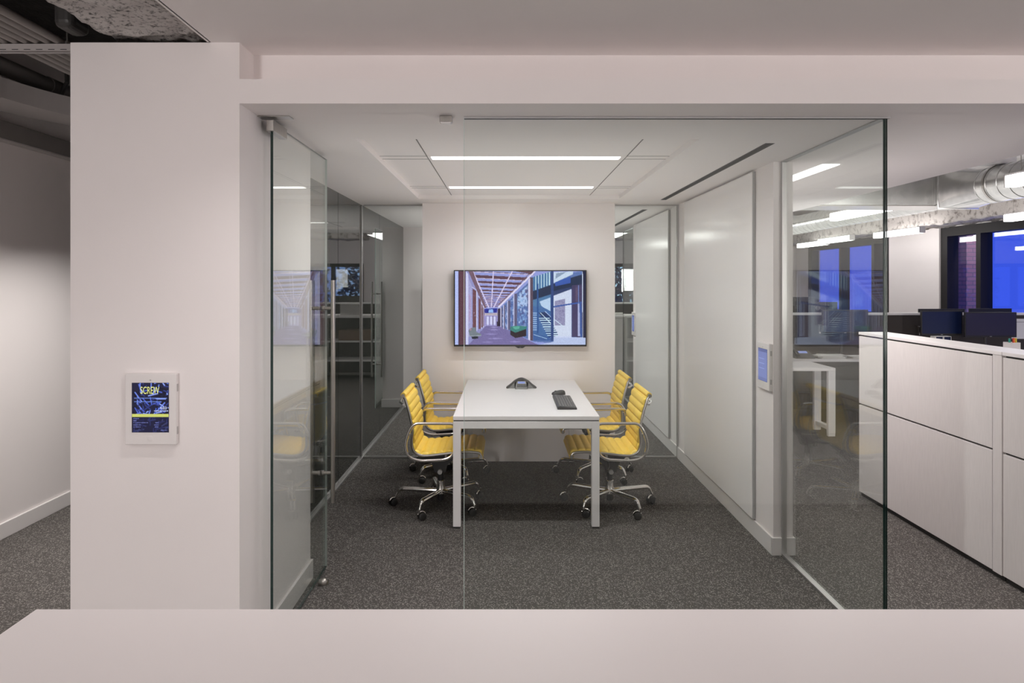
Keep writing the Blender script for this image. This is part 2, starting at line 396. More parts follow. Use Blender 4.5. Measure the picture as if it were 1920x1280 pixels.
# ------------------------------------------------------------------ frameless glass
def pane(b, x0, x1, y0, y1, z0, z1, thin, lit=()):   # slab: faces clear, edges green, lit ones painted pale; thin = axis of the thickness
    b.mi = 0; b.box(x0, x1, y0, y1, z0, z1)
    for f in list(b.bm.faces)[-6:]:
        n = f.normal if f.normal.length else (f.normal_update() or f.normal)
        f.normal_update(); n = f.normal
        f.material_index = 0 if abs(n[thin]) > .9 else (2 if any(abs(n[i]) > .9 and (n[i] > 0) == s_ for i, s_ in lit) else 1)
GM = ['glass', 'gedge', 'gedge_lit']
FX0, FX1 = X(870, YG), 1.650
b = MB(); pane(b, FX0, FX1, YG - .006, YG + .006, .012, CZ - .008, 1, lit=((0, False),)); b.mi = 2; b.box(FX0 - .0006, FX0 + .0016, YG - .0068, YG - .0058, .012, CZ - .008); struct('wall_front_glass', b, GM)  # pale strip added as the bright line down the free edge
b = MB(); pane(b, 1.638, 1.650, YG + .007, 4.052, .012, CZ - .004, 0); struct('wall_right_glass', b, GM)
b = MB(); b.box(1.628, 1.66, YG - .02, 4.045, 0, .014); b.box(FX0, 1.66, YG - .016, YG + .016, 0, .014); b.box(1.630, 1.658, 4.04, 4.0545, 0, CZ - .001); struct('trim_4', b, 'trim')
b = MB(); b.box(FX0, 1.66, YG - .012, YG + .012, CZ - .008, CZ - .0005); b.box(1.628, 1.66, YG - .01, 4.055, CZ - .006, CZ - .0005); struct('trim_5', b, 'board_edge')
b = MB(); pane(b, XL + .003, BX0 - .001, YM - .006, YM + .006, .016, CZ - .01, 1); pane(b, BX1 + .001, XR - .014, YM - .006, YM + .006, .016, CZ - .01, 1); struct('wall_back_glass', b, GM)
b = MB()
for x0, x1 in ((XL + .024, BX0 - .001), (BX1 + .001, XR - .014)):
    b.box(x0, x1, YM - .016, YM + .016, 0, .016); b.box(x0, x1, YM - .012, YM + .012, CZ - .010, CZ - .0005)
b.box(XL + .001, XL + .012, YM - .012, YM + .012, .018, CZ - .010); b.box(XR - .013, XR - .001, YM - .010, YM + .010, .105, CZ - .001)
struct('trim_6', b, 'trim')
# the next room's own glass front and side (same details, further back)
b = MB(); pane(b, FX0, FX1, mir(YG) - .006, mir(YG) + .006, .012, CZ - .008, 1); struct('wall_far_glass', b, GM)
b = MB(); pane(b, 1.638, 1.650, mir(4.052), mir(YG) - .007, .012, CZ - .004, 0); struct('wall_far_side_glass', b, GM)
b = MB(); b.box(1.628, 1.66, mir(4.045), mir(YG - .02), 0, .014); b.box(FX0, 1.66, mir(YG) - .016, mir(YG) + .016, 0, .014); struct('trim_7', b, 'trim')
# ------------------------------------------------------------------ glass door, open 90 degrees
def door(name, yh, sgn, full):
    x = -1.024 if full else -1.006; r = bpy.data.objects.new(name, None); COL.objects.link(r); r['kind'] = 'structure'; r.location = (x, yh, 0)
    O = (x, yh, 0)
    def part(n, b, m, par=None):
        return b.link(n, m, par or r, O)
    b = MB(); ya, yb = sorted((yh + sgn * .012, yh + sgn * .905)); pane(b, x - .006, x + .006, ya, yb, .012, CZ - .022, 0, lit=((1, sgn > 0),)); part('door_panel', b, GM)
    for z0, z1 in ((CZ - .062, CZ - .014), (.008, .062)):
        b = MB(); ya, yb = sorted((yh - sgn * .012, yh + sgn * .17)); b.box(x - .016, x + .016, ya, yb, z0, z1, .002); part('patch_fitting', b, 'steel')
    b = MB(); b.box(x - .062, x + .09, yh - .03, yh + .03, CZ - .004, CZ - .0005, .001); part('pivot_plate', b, 'steel')
    hy = yh + sgn * .813
    for s in (-1, 1):
        b = MB(); b.cyl((x + s * .062, hy, .40), (x + s * .062, hy, 1.63), .0125, 20)
        for z in (.565, 1.475): b.cyl((x + s * .006, hy, z), (x + s * .06, hy, z), .0095, 14); b.cyl((x + s * .006, hy, z), (x + s * .016, hy, z), .014, 16)
        part('pull_handle', b, 'steel')
    return r
door('door_1', YG, 1, True); door('door_2', mir(YG), -1, False)
b = MB(); b.lathe([(.026, 0), (.026, .012), (.022, .022), (.012, .029), (0, .031)], (-.985, 3.665, 0)); solo('door_stop', b, 'steel', 'small silver dome door stop on the carpet beside the open glass door', 'door stop', (-.985, 3.665, 0))
t = Thing('door_bracket', 'small steel bracket on the ceiling at the top of the glass doorway', 'bracket', (-.262, 2.955, CZ - .03))
b = MB(); b.box(-.289, -.236, 2.935, 2.975, CZ - .027, CZ, .002); t.part('block', b, 'steel')
b = MB(); b.box(-.284, -.241, 2.934, 2.976, CZ - .031, CZ - .0275); t.part('bumper', b, 'wplastic')

# ------------------------------------------------------------------ office window wall (right) and far wall
XW = 7.9
def window_unit(n, y0, y1, bars):
    r = bpy.data.objects.new('window_%d' % n, None); COL.objects.link(r); r['kind'] = 'structure'; r.location = (XW, y0, .9)
    O = (XW, y0, .9); zt = 2.60
    b = MB()
    for y in [y0 + .09] + bars + [y1 - .09]:
        w = .09 if y in (y0 + .09, y1 - .09) else .055
        b.box(XW - .06, XW + .14, y - w, y + w, .98, zt - .16)
    b.box(XW - .06, XW + .14, y0, y1, zt - .16, zt); b.box(XW - .06, XW + .14, y0, y1, .9, .98)
    b.link('window_frame', 'frame', r, O)
    b = MB(); b.box(XW + .05, XW + .062, y0 + .02, y1 - .02, .95, zt - .05); b.link('pane', 'pane', r, O)
    return r
window_unit(1, 3.6, 12.33, [5.6, 7.7, 9.5, 11.35]); window_unit(2, 13.95, 17.75, [16.05, 14.62])
b = MB(); b.box(XW, 8.15, -6, 19, 0, .9); b.box(XW, 8.15, -6, 19, 2.6, 3.3); b.box(XW - .09, 8.15, 12.33, 13.95, .9, 2.6); b.box(XW, 8.15, 17.75, 19, .9, 2.6); b.box(XW, 8.15, -6, 3.6, .9, 2.6)
struct('wall_right_office', b, 'paint')
WFX0, WFX1, YF = 1.22, 3.75, 18.6
b = MB(); b.box(-3.4, WFX0, YF, YF + .2, 0, 3.3); b.box(WFX1, 8.1, YF, YF + .2, 0, 3.3); b.box(WFX0, WFX1, YF, YF + .2, 0, .9); b.box(WFX0, WFX1, YF, YF + .2, 2.14, 3.3); struct('wall_far', b, 'paint')
r = bpy.data.objects.new('window_4', None); COL.objects.link(r); r['kind'] = 'structure'; r.location = (WFX0, YF, .9)
b = MB()
for x in (WFX0 + .04, 2.05, 2.86, WFX1 - .04): b.box(x - .045, x + .045, YF - .03, YF + .14, .9, 2.14)
b.box(WFX0, WFX1, YF - .03, YF + .14, 2.05, 2.14); b.box(WFX0, WFX1, YF - .03, YF + .14, .9, .98); b.link('window_frame', 'frame', r, (WFX0, YF, .9))
b = MB(); b.box(WFX0 + .02, WFX1 - .02, YF + .05, YF + .062, .95, 2.1); b.link('pane', 'pane', r, (WFX0, YF, .9))
# rough concrete beam over the windows, another over the corridor
def rough_beam(name, x0, x1, y0, y1, z0, z1, step, amp, mat, seed, skip_top=True):
    bm = bmesh.new(); rnd = random.Random(seed)
    nx, ny, nz = max(2, int((x1 - x0) / step)), max(2, int((y1 - y0) / step)), max(2, int((z1 - z0) / step))
    V = {}
    from mathutils import noise
    def vert(i, j, k):
        if (i, j, k) not in V:
            p = Vector((x0 + (x1 - x0) * i / nx, y0 + (y1 - y0) * j / ny, z0 + (z1 - z0) * k / nz))
            d = Vector((noise.noise(p * 7 + Vector((seed, 0, 0))), noise.noise(p * 7 + Vector((0, seed, 3))), noise.noise(p * 7 + Vector((5, 0, seed)))))
            d += .6 * Vector((noise.noise(p * 23), noise.noise(p * 23 + Vector((9, 0, 0))), noise.noise(p * 23 + Vector((0, 9, 0)))))
            V[i, j, k] = bm.verts.new(p + d * amp)
        return V[i, j, k]
    for i in range(nx):
        for j in range(ny): bm.faces.new((vert(i, j, 0), vert(i, j + 1, 0), vert(i + 1, j + 1, 0), vert(i + 1, j, 0)))
    for i, fl in ((0, False), (nx, True)):
        for j in range(ny):
            for k in range(nz):
                q = (vert(i, j, k), vert(i, j, k + 1), vert(i, j + 1, k + 1), vert(i, j + 1, k)); bm.faces.new(q[::-1] if fl else q)
    for j, fl in ((0, True), (ny, False)):
        for i in range(nx):
            for k in range(nz):
                q = (vert(i, j, k), vert(i, j, k + 1), vert(i + 1, j, k + 1), vert(i + 1, j, k)); bm.faces.new(q[::-1] if fl else q)
    for f in bm.faces: f.smooth = True
    B = MB(); B.bm.free(); B.bm = bm; o = B.link(name, mat, sharp=180); o['kind'] = 'structure'; return o
rough_beam('beam_fireproofed', -1.60, -1.225, .3, 2.80, 2.605, 3.0, .022, .02, 'fireproof', 3)
rough_beam('beam_office', 7.35, 7.95, 6.0, 18.6, 2.62, 3.1, .07, .035, 'beam', 5)
rough_beam('beam_far', 1.0, 7.4, 17.6, 18.2, 2.75, 3.25, .08, .04, 'beam', 8)
# ------------------------------------------------------------------ outside
b = MB(); b.box(8.45, 8.85, 12.55, 13.1, -3, 4.5); struct('exterior_brick_pier', b, 'brick')
def tree(px, y, h, label, seed):
    rnd = random.Random(seed); t = Thing('tree', label, 'tree', (px, y, -3), 'trees outside the far window')
    b = MB(); b.sweep([(px, y, -3), (px + .1, y, 0), (px - .05, y + .1, 1.5), (px + .1, y, h)], .14, n=8, radii=[1.2, 1, .7, .2])
    for k in range(7):
        a = rnd.uniform(0, 6.28); z = rnd.uniform(.2, h - .6)
        b.sweep([(px, y, z), (px + .6 * math.cos(a), y + .5 * math.sin(a), z + .45), (px + .85 * math.cos(a), y + .8 * math.sin(a), z + .7)], .04, n=6, radii=[1, .7, .3])
    t.part('trunk', b, 'bark')
    b = MB()
    for k in range(1700):
        a, q = rnd.uniform(0, 6.28), rnd.uniform(0, 1) ** .5 * .92
        c = Vector((px + q * math.cos(a), y + q * math.sin(a), rnd.gauss(h * .45, h * .27)))
        u = Vector((rnd.gauss(0, 1), rnd.gauss(0, 1), rnd.gauss(0, 1))).normalized() * .085; w = u.cross(Vector((rnd.gauss(0, 1), rnd.gauss(0, 1), rnd.gauss(0, 1)))).normalized() * .05
        b.quad([c - u, c - w, c + u, c + w])
    o = t.part('foliage', b, 'leaf'); o['kind'] = 'stuff'
tree(1.7, 21.3, 3.4, 'leafy tree outside the far window, left of its middle mullion', 1); tree(3.7, 21.0, 3.3, 'leafy tree outside the far window, right of its middle mullion', 2)

# ================================================================== THINGS: camera side
# white counter in the foreground
HC = 1.07; yc = F * (EYE - HC) / (1141 - VY); xc = X(68, yc)
t = Thing('counter', 'long white counter running across the foreground in front of the glass room', 'counter', (1.2, yc - .3, 0))
b = MB(); b.box(xc, 3.2, yc - .62, yc, HC - .03, HC, .002); t.part('countertop', b, 'lamtop')
b = MB(); b.box(xc + .02, 3.18, yc - .60, yc - .02, .06, HC - .031); t.part('body', b, 'ashwood')
b = MB(); b.box(xc + .05, 3.15, yc - .57, yc - .05, 0, .06); t.part('plinth', b, 'darkgap')
for k in range(4):
    x0 = xc + .03 + k * .99
    b = MB(); b.box(x0, x0 + .975, yc - .0199, yc - .004, .07, HC - .04, .002); t.part('front_panel', b, 'ashwood')
# wall tablets
def tablet(loc, nrm, label, lit):
    # built facing -Y at the origin, centre of its back on the wall, then placed
    t = Thing('wall_tablet', label, 'tablet', (0, 0, 0), 'room booking tablets')
    w, h, dp = .205, .284, .022
    b = MB(); b.box(-w / 2, w / 2, -dp, 0, -h / 2, h / 2, .004, 3); t.part('case', b, 'wplastic')
    b = MB(); b.lathe([(.011, 0), (.0115, .0006), (.0095, .001), (.0, .0006)], (0, -dp, -.116), (0, -1, 0), 24); t.part('home_button', b, 'board_edge' if 0 else 'wplastic')
    b = MB(); b.lathe([(.0035, 0), (.003, .0007), (0, .0006)], (0, -dp, .116), (0, -1, 0), 14); t.part('camera', b, 'greyplastic')
    for za in (.07, -.10):
        b = MB(); b.box(w / 2 - .001, w / 2 + .0012, -.016, -.006, za, za + .03); t.part('case_lock', b, 'greyplastic')
    sw, sh = .146, .196; zt = .105
    rnd = random.Random(4); W, H = 146, 196
    c = Canvas(W, H, (24, 26, 58)); A = sw / sh
    if lit:
        for k in range(150):
            x, y, a, L = rnd.uniform(-.1, 1.1), rnd.uniform(-.1, 1.1), rnd.uniform(0, PI), rnd.uniform(.10, .26)
            q = (x + L * math.cos(a) / A, y + L * math.sin(a))
            base = rnd.choice([(64, 82, 170), (92, 112, 205), (40, 50, 110), (120, 138, 222), (18, 18, 40), (14, 14, 30)])
            c.line((x, y), q, .026, base, 1, A); c.line((x, y - .006), (q[0], q[1] - .006), .007, tuple(min(255, v * 1.45) for v in base), .9, A)
        c.rect(0, .69, 1, 1, (26, 26, 58), .74); c.rect(0, .628, 1, .688, (206, 212, 110))
        c.rect(.06, .30, .95, .318, (120, 150, 235), .8); c.rect(.06, .372, .80, .388, (120, 150, 235), .8)
        for y, x0, x1 in ((.72, .04, .2), (.765, .04, .12), (.805, .04, .44), (.85, .04, .24), (.892, .04, .24), (.805, .64, .74), (.85, .6, .73), (.892, .62, .72), (.955, .78, .96)):
            x = x0
            while x < x1: w_ = rnd.uniform(.012, .03); c.rect(x, y - .008, min(x + w_, x1), y + .008, (140, 150, 225), .75); x += w_ + .01
        x = .60
        while x < .95: w_ = rnd.uniform(.015, .04); c.rect(x, .556, x + w_, .575, (205, 215, 255)); x += w_ + .012
    else:
        c.rect(0, 0, 1, 1, (124, 134, 190)); c.rect(0, 0, 1, .10, (102, 110, 160)); c.rect(0, .9, 1, 1, (112, 122, 176))
        for y in (.3, .45, .6): c.rect(.1, y, .7, y + .02, (150, 162, 220))
    b = MB(); b.box(-sw / 2 - .001, sw / 2 + .001, -dp - .0004, -dp + .002, zt - sh - .001, zt + .001); fr = t.part('screen_surround', b, 'black')
    sc = c.mesh('screen', M['disp'], (-sw / 2, -dp - .0008, zt), (sw, 0, 0), (0, 0, -sh), t.o, (0, 0, 0))
    if lit:
        R = Matrix.Translation((-.002, -dp - .0012, zt - .043)) @ Matrix.Rotation(PI / 2, 4, 'X')
        lettering('SCREW', .041, 'ink', sc, R, .56)
        R = Matrix.Translation((.066, -dp - .0012, zt - .105)) @ Matrix.Rotation(PI / 2, 4, 'X')
        lettering('4:03', .016, 'inkw', sc, R, 1.0, align='RIGHT')
    t.o.location = loc; t.o.rotation_euler = (0, 0, math.atan2(nrm[0], -nrm[1])); return t.o
M['disp'] = screen_mat('display_picture', 1.0)
tablet(((X(237, 2.72) + X(328, 2.72)) / 2, 2.74, (Z(701, 2.72) + Z(833, 2.72)) / 2), (0, -1), 'white cased tablet reading SCREW on the white pillar left of the glass door', True)
tablet((XR, 4.165, 1.11), (-1, 0), 'white cased tablet with pale blue screen beside the near whiteboard', False)
tablet((XR, mir(4.165), 1.11), (-1, 0), 'small far white tablet past the second whiteboard, seen through the back glass', False)

# ================================================================== meeting room
def whiteboard(y0, y1, label):
    t = Thing('whiteboard', label, 'whiteboard', (XR, (y0 + y1) / 2, .1), 'glossy wall whiteboards')
    b = MB(); b.box(1.5635, 1.5825, y0, y1, .115, 2.322, .002); t.part('backing_frame', b, 'board_edge')
    b = MB(); b.box(1.5595, 1.5636, y0 + .003, y1 - .003, .118, 2.319, .001); t.part('writing_surface', b, 'board')
whiteboard(4.34, 6.0, 'large glossy whiteboard on the right wall beside the yellow chairs')
whiteboard(mir(6.0), mir(4.34), 'farther glossy whiteboard seen through the glass at the back of the room')
def diffuser(y0, y1, label):
    t = Thing('slot_diffuser', label, 'air vent', (1.355, (y0 + y1) / 2, CZ), 'black linear slot air vents')
    b = MB(); b.box(1.325, 1.385, y0 - .005, y1 + .005, CZ - .0016, CZ - .0002); t.part('surround', b, 'ceil')
    b = MB(); b.box(1.331, 1.379, y0, y1, CZ - .0026, CZ - .0005); t.part('slot', b, 'slot')
    b = MB(); b.box(1.3535, 1.3555, y0, y1, CZ - .0036, CZ - .0005); t.part('vane', b, 'darkgap')
diffuser(3.51, 5.91, 'long black slot air vent in the ceiling above the near whiteboard'); diffuser(mir(5.91), mir(3.51), 'black slot air vent in the ceiling past the back glass')
SPOTS = []
def bar_light(y, label, near=True):
    SPOTS.extend(((-.45 + 1.13 * (k + .5) / 8, y, TZ - .012, 9.2 if near else 4.4) for k in range(8)))
    t = Thing('linear_light', label, 'ceiling light', (.12, y, TZ), 'slim linear ceiling lights')
    b = MB(); b.box(-.4705, .7105, y - .050, y + .050, TZ - .0012, TZ - .0001); t.part('housing', b, 'ceil')
    b = MB(); b.box(-.450, .678, y - .038, y + .038, TZ - .006, TZ - .001, .002); t.part('diffuser', b, 'tube' if near else 'tube2')
bar_light(4.0975, 'slim bright linear light in the ceiling nearest the glass front'); bar_light(5.3625, 'slim bright linear light in the ceiling nearest the television wall', False)
bar_light(mir(5.3625), 'linear light in the next room just behind the television wall'); bar_light(mir(4.0975), 'linear light in the next room far behind the television wall')

# table
TXa, TXb, TYa, TYb, TZt = -.353, .611, 4.488, 6.165, .739
t = Thing('meeting_table', 'white rectangular meeting table standing against the television wall', 'table', (.129, 5.3, 0))
b = MB(); b.box(TXa, TXb, TYa, TYb, TZt - .027, TZt, .0025); t.part('tabletop', b, 'lam')
b = MB(); b.box(TXa + .004, TXb - .004, TYa + .006, TYb - .004, TZt - .034, TZt - .027); t.part('shadow_gap', b, 'darkgap')
b = MB()
b.box(TXa + .051, TXb - .051, TYa + .001, TYa + .049, TZt - .082, TZt - .034, .0015); b.box(TXa + .051, TXb - .051, TYb - .049, TYb - .001, TZt - .082, TZt - .034, .0015)
b.box(TXa + .001, TXa + .049, TYa + .051, TYb - .051, TZt - .082, TZt - .034, .0015); b.box(TXb - .049, TXb - .001, TYa + .051, TYb - .051, TZt - .082, TZt - .034, .0015)
t.part('apron', b, 'wmetal')
for x0 in (TXa, TXb - .051):
    for y0 in (TYa, TYb - .051):
        b = MB(); b.box(x0, x0 + .051, y0, y0 + .051, .012, TZt - .034, .002); lg = t.part('leg', b, 'wmetal')
        b = MB(); b.box(x0 + .004, x0 + .047, y0 + .004, y0 + .047, 0, .012); t.part('foot', b, 'rubber', parent=lg)

# yellow chairs; local frame: +X forward, Z up, origin on the floor under the column
def make_chair(label):
    t = Thing('office_chair', label, 'chair', (0, 0, 0), 'yellow ribbed chairs around the meeting table')
    prof2 = [(.300, .425), (.285, .443), (.20, .449), (.06, .437), (-.06, .424), (-.125, .428), (-.165, .460), (-.176, .52), (-.172, .60), (-.183, .67), (-.203, .75), (-.226, .825)]
    prof = spline([(u, 0, z) for u, z in prof2], 14)
    ss = [0]
    for p, q in zip(prof, prof[1:]): ss.append(ss[-1] + (q - p).length)
    # resample evenly
    n = 190; L = ss[-1]; pts = []
    j = 0
    for i in range(n + 1):
        s_ = L * i / n
        while j < len(ss) - 2 and ss[j + 1] < s_: j += 1
        f = (s_ - ss[j]) / (ss[j + 1] - ss[j]); pts.append(prof[j].lerp(prof[j + 1], f))
    hw = .236; rib = .0535
    b = MB(); cols = [(-1.0, 0.0), (-.985, .55), (-.955, .9), (-.9, 1.0)] + [(-.9 + 1.8 * k / 8, 1.0) for k in range(1, 8)] + [(.9, 1.0), (.955, .9), (.985, .55), (1.0, 0.0)]
    rows = []
    for i, p in enumerate(pts):
        tg = (pts[min(i + 1, n)] - pts[max(i - 1, 0)]).normalized(); nr = Vector((tg.z, 0, -tg.x))
        if nr.dot(Vector((.6, 0, .8))) < 0: nr = -nr
        s_ = L * i / n; ph = (s_ % rib) / rib
        th = .0095 + .0115 * (abs(math.sin(PI * ph)) ** .38)
        e = min(s_, L - s_); th *= min(1, .45 + e / .03)
        top, bot = [], []
        for c, k in cols:
            kk = k if abs(c) < .93 else k * (.75 + .25 * abs(math.sin(PI * ph)))
            top.append(b.bm.verts.new(p + Vector((0, c * hw, 0)) + nr * (th * kk)))
            bot.append(b.bm.verts.new(p + Vector((0, c * hw, 0)) - nr * (.007 * k)))
        rows.append((top, bot))
    fs = []
    for (a0, b0), (a1, b1) in zip(rows, rows[1:]):
        for q in range(len(cols) - 1):
            fs.append(b.bm.faces.new((a0[q], a0[q + 1], a1[q + 1], a1[q]))); fs.append(b.bm.faces.new((b0[q], b1[q], b1[q + 1], b0[q + 1])))
        for q in (0, len(cols) - 1): fs.append(b.bm.faces.new((a0[q], a1[q], b1[q], b0[q])))
    for a0, b0 in (rows[0], rows[-1]):
        for q in range(len(cols) - 1): fs.append(b.bm.faces.new((a0[q], b0[q], b0[q + 1], a0[q + 1])))
    b._tag(fs, True); bmesh.ops.recalc_face_normals(b.bm, faces=fs)
    t.part('seat_pad', b, 'yellow', 'ribbed yellow leather seat and back in one piece')
    tp, fp = Vector((-.238, 0, .838)), Vector((.300, 0, .416))
    b = MB(); b.cyl(tp + Vector((0, -hw, 0)), tp + Vector((0, hw, 0)), .0185, 20); t.part('head_roll', b, 'yellow')
    b = MB(); b.cyl(fp + Vector((0, -hw, 0)), fp + Vector((0, hw, 0)), .0165, 20); t.part('front_roll', b, 'yellow')
    for s in (-1, 1):
        y = s * .246
        b = MB(); path = [Vector((p.x, y, p.z)) for p in pts[::4]]
        path = [fp + Vector((.0, y, 0))] + path + [tp + Vector((0, y, 0))]
        b.sweep(path, .0085, .0075, n=8, up=(0, 1, 0)); b.cyl(tp + Vector((0, y - .012 * (s < 0) - .003, 0)), tp + Vector((0, y + .012 * (s > 0) + .003, 0)), .0125, 16)
        b.cyl(fp + Vector((0, y - .012, 0)), fp + Vector((0, y + .012, 0)), .0125, 16)
        t.part('side_rail', b, 'rail')
        ya = s * .268
        loop = [(.142, ya, .648), (-.155, ya, .650), (-.192, ya, .600), (-.222, ya, .50), (-.196, ya, .415), (-.120, ya, .392), (.055, ya, .400), (.108, ya, .428), (.135, ya, .52)]
        b = MB(); b.sweep(fillet(loop, .055, 6, True), .0105, .006, n=8, closed=True, up=(0, 1, 0))
        for q in ((-.186, .57), (.06, .425)): b.cyl((q[0], s * .240, q[1]), (q[0], ya, q[1]), .0075, 10)
        t.part('armrest', b, 'chrome')
    b = MB(); b.sweep([(-.232, -.24, .775), (-.275, -.12, .772), (-.285, 0, .772), (-.275, .12, .772), (-.232, .24, .775)], .011, .007, n=8); t.part('back_stretcher', b, 'chrome')
    b = MB()
    for u in (-.10, .13): b.sweep([(u, -.24, .418), (u * .8, -.12, .385), (u * .8, .12, .385), (u, .24, .418)], .014, .007, n=8)
    t.part('seat_stretcher', b, 'black')
    b = MB(); b.prism([(-.105, .392), (.125, .392), (.11, .36), (.045, .30), (.04, .255), (-.04, .255), (-.06, .32), (-.11, .365)], 1, -.052, .052); mech = t.part('mechanism', b, 'black')
    b = MB(); b.cyl((0, -.075, .262), (0, .075, .262), .0165, 18); t.part('tension_knob', b, 'silver', parent=mech)
    b = MB(); b.sweep([(.02, .05, .335), (.03, .16, .325), (.05, .215, .315)], .006, n=8); t.part('tilt_lever', b, 'black', parent=mech)
    b = MB(); b.lathe([(.021, .17), (.021, .245), (.028, .250), (.028, .262)], n=18); t.part('gas_column', b, 'black')
    b = MB(); b.lathe([(.030, .088), (.037, .095), (.034, .125), (.0285, .15), (.0275, .185), (.025, .188)], n=22); b.mi = 1; b.lathe([(.022, .042), (.024, .05), (.024, .09)], n=16); hub = t.part('base_hub', b, ['chrome', 'black'])
    for k in range(5):
        a = 2 * PI * k / 5; d = Vector((math.cos(a), math.sin(a), 0)); q = Vector((-d.y, d.x, 0))
        b = MB(); path = fillet([d * .025 + Vector((0, 0, .112)), d * .302 + Vector((0, 0, .120)), d * .330 + Vector((0, 0, .062))], .035, 6)
        m_ = len(path); b.sweep(path, .0165, .0145, n=10, radii=[1.15 - .55 * i / (m_ - 1) for i in range(m_)]); t.part('base_leg', b, 'chrome')
        a2 = a + (k * 1.7 + .5); d2 = Vector((math.cos(a2), math.sin(a2), 0)); q2 = Vector((-d2.y, d2.x, 0)); c = d * .332
        b = MB(); b.cyl(c + Vector((0, 0, .045)), c + Vector((0, 0, .074)), .0075, 10)
        hood = [c + d2 * (-.02 + .026 * math.cos(th)) + Vector((0, 0, .027 + .028 * math.sin(th))) for th in [PI * j / 8 for j in range(1, 8)]]
        b.sweep(hood, .0075, .0025, n=8, up=(0, 1, .01)); ca = t.part('caster', b, 'chrome')
        for s in (-1, 1):
            b = MB(); w = c - d2 * .02 + q2 * (s * .012) + Vector((0, 0, .0262)); b.lathe([(.012, 0), (.0225, .001), (.026, .004), (.026, .013), (.021, .017), (.008, .018)], w - q2 * s * .002, q2 * s, 18)
            t.part('wheel', b, 'rubber', parent=ca)
    return t.o
ch = make_chair('yellow ribbed office chair on the left side of the table, nearest the glass')
spots = [(-.478, 4.955, 33, 0, None), (-.484, 5.755, 13, 0, 'yellow ribbed office chair on the left side of the table, nearest the wall'),
         (.748, 4.955, 12, 180, 'yellow ribbed office chair on the right side of the table, nearest the glass'), (.752, 5.735, 20, 180, 'yellow ribbed office chair on the right side of the table, nearest the wall')]
chairs = []
for i, (x, y, star, face, lab) in enumerate(spots):
    o = ch if i == 0 else copy_tree(ch)
    chairs.append((o, x, y, star, face, lab))
for o, x, y, star, face, lab in chairs:
    o.location = (x, y, 0); o.rotation_euler = (0, 0, math.radians(face))
    if lab: o['label'] = lab
    for c in o.children:   # each swivel base stands at its own angle
        if c.name.startswith(('base_leg', 'caster', 'base_hub')): c.rotation_euler = (0, 0, math.radians(star - face))

# conference phone
py = 5.70; pxx = .122; pz = TZt
t = Thing('conference_phone', 'dark three-legged conference phone on the table below the television', 'phone', (pxx, py, pz))
b = MB()
arch = spline([(-.125, .012), (-.095, .030), (-.055, .062), (0, .083), (.055, .062), (.095, .030), (.125, .012)], 6) if False else [Vector(p) for p in spline([(-.127, 0, .012), (-.095, 0, .034), (-.055, 0, .066), (0, 0, .084), (.055, 0, .066), (.095, 0, .034), (.127, 0, .012)], 6)]
ar0 = [b.bm.verts.new((pxx + p.x, py - .03 - .012 * abs(p.x) / .127, pz + p.z)) for p in arch]
ar1 = [b.bm.verts.new((pxx + p.x * .94, py + .0, pz + p.z + .004)) for p in arch]
ar2 = [b.bm.verts.new((pxx + p.x * .45, py + .10 * (1 - (p.x / .127) ** 2) + .01, pz + p.z * .6 + .002)) for p in arch]
lo0 = [b.bm.verts.new((pxx + p.x * .97, py - .028 - .012 * abs(p.x) / .127, pz + max(p.z - .016, .001))) for p in arch]
lo2 = [b.bm.verts.new((pxx + p.x * .42, py + .10 * (1 - (p.x / .127) ** 2), pz + .002)) for p in arch]
fs = []
for A, B in ((ar0, ar1), (ar1, ar2), (lo0, ar0), (ar2, lo2), (lo2, lo0)):
    fs += [b.bm.faces.new((A[i], A[i + 1], B[i + 1], B[i])) for i in range(len(A) - 1)]
for i in (0, -1): fs.append(b.bm.faces.new((ar0[i], ar1[i], ar2[i], lo2[i], lo0[i])))
b._tag(fs, True); bmesh.ops.recalc_face_normals(b.bm, faces=fs); t.part('body', b, 'charcoal')
b = MB(); b.hexa([(pxx - .05, py - .075, pz + .001), (pxx + .05, py - .075, pz + .001), (pxx + .055, py - .02, pz + .001), (pxx - .055, py - .02, pz + .001),
                  (pxx - .046, py - .072, pz + .012), (pxx + .046, py - .072, pz + .012), (pxx + .036, py - .030, pz + .062), (pxx - .036, py - .030, pz + .062)]); t.part('control_panel', b, 'phonegrey')
def pan(u, v, o=.0008): # point on the sloping control panel, u across, v up
    return Vector((pxx + u, py - .072 + .042 * v, pz + .012 + .050 * v)) + Vector((0, -.77, .64)) * o
b = MB(); b.quad([pan(-.030, .62), pan(.030, .62), pan(.028, .90), pan(-.028, .90)]); t.part('display', b, 'bluelcd')
b = MB()
for i in range(6):
    for j in range(3):
        u, v = -.034 + i * .0135, .08 + j * .16; b.hexa([pan(u, v), pan(u + .010, v), pan(u + .010, v + .11), pan(u, v + .11), pan(u, v, .003), pan(u + .010, v, .003), pan(u + .010, v + .11, .003), pan(u, v + .11, .003)])
t.part('keypad', b, 'black')
for s in (-1, 1):
    b = MB(); b.prism([(pxx + s * .055, pz + .002), (pxx + s * .115, pz + .004), (pxx + s * .09, pz + .024), (pxx + s * .058, pz + .048)], 1, py - .034, py - .026); t.part('speaker_grille', b, 'phonegrey')
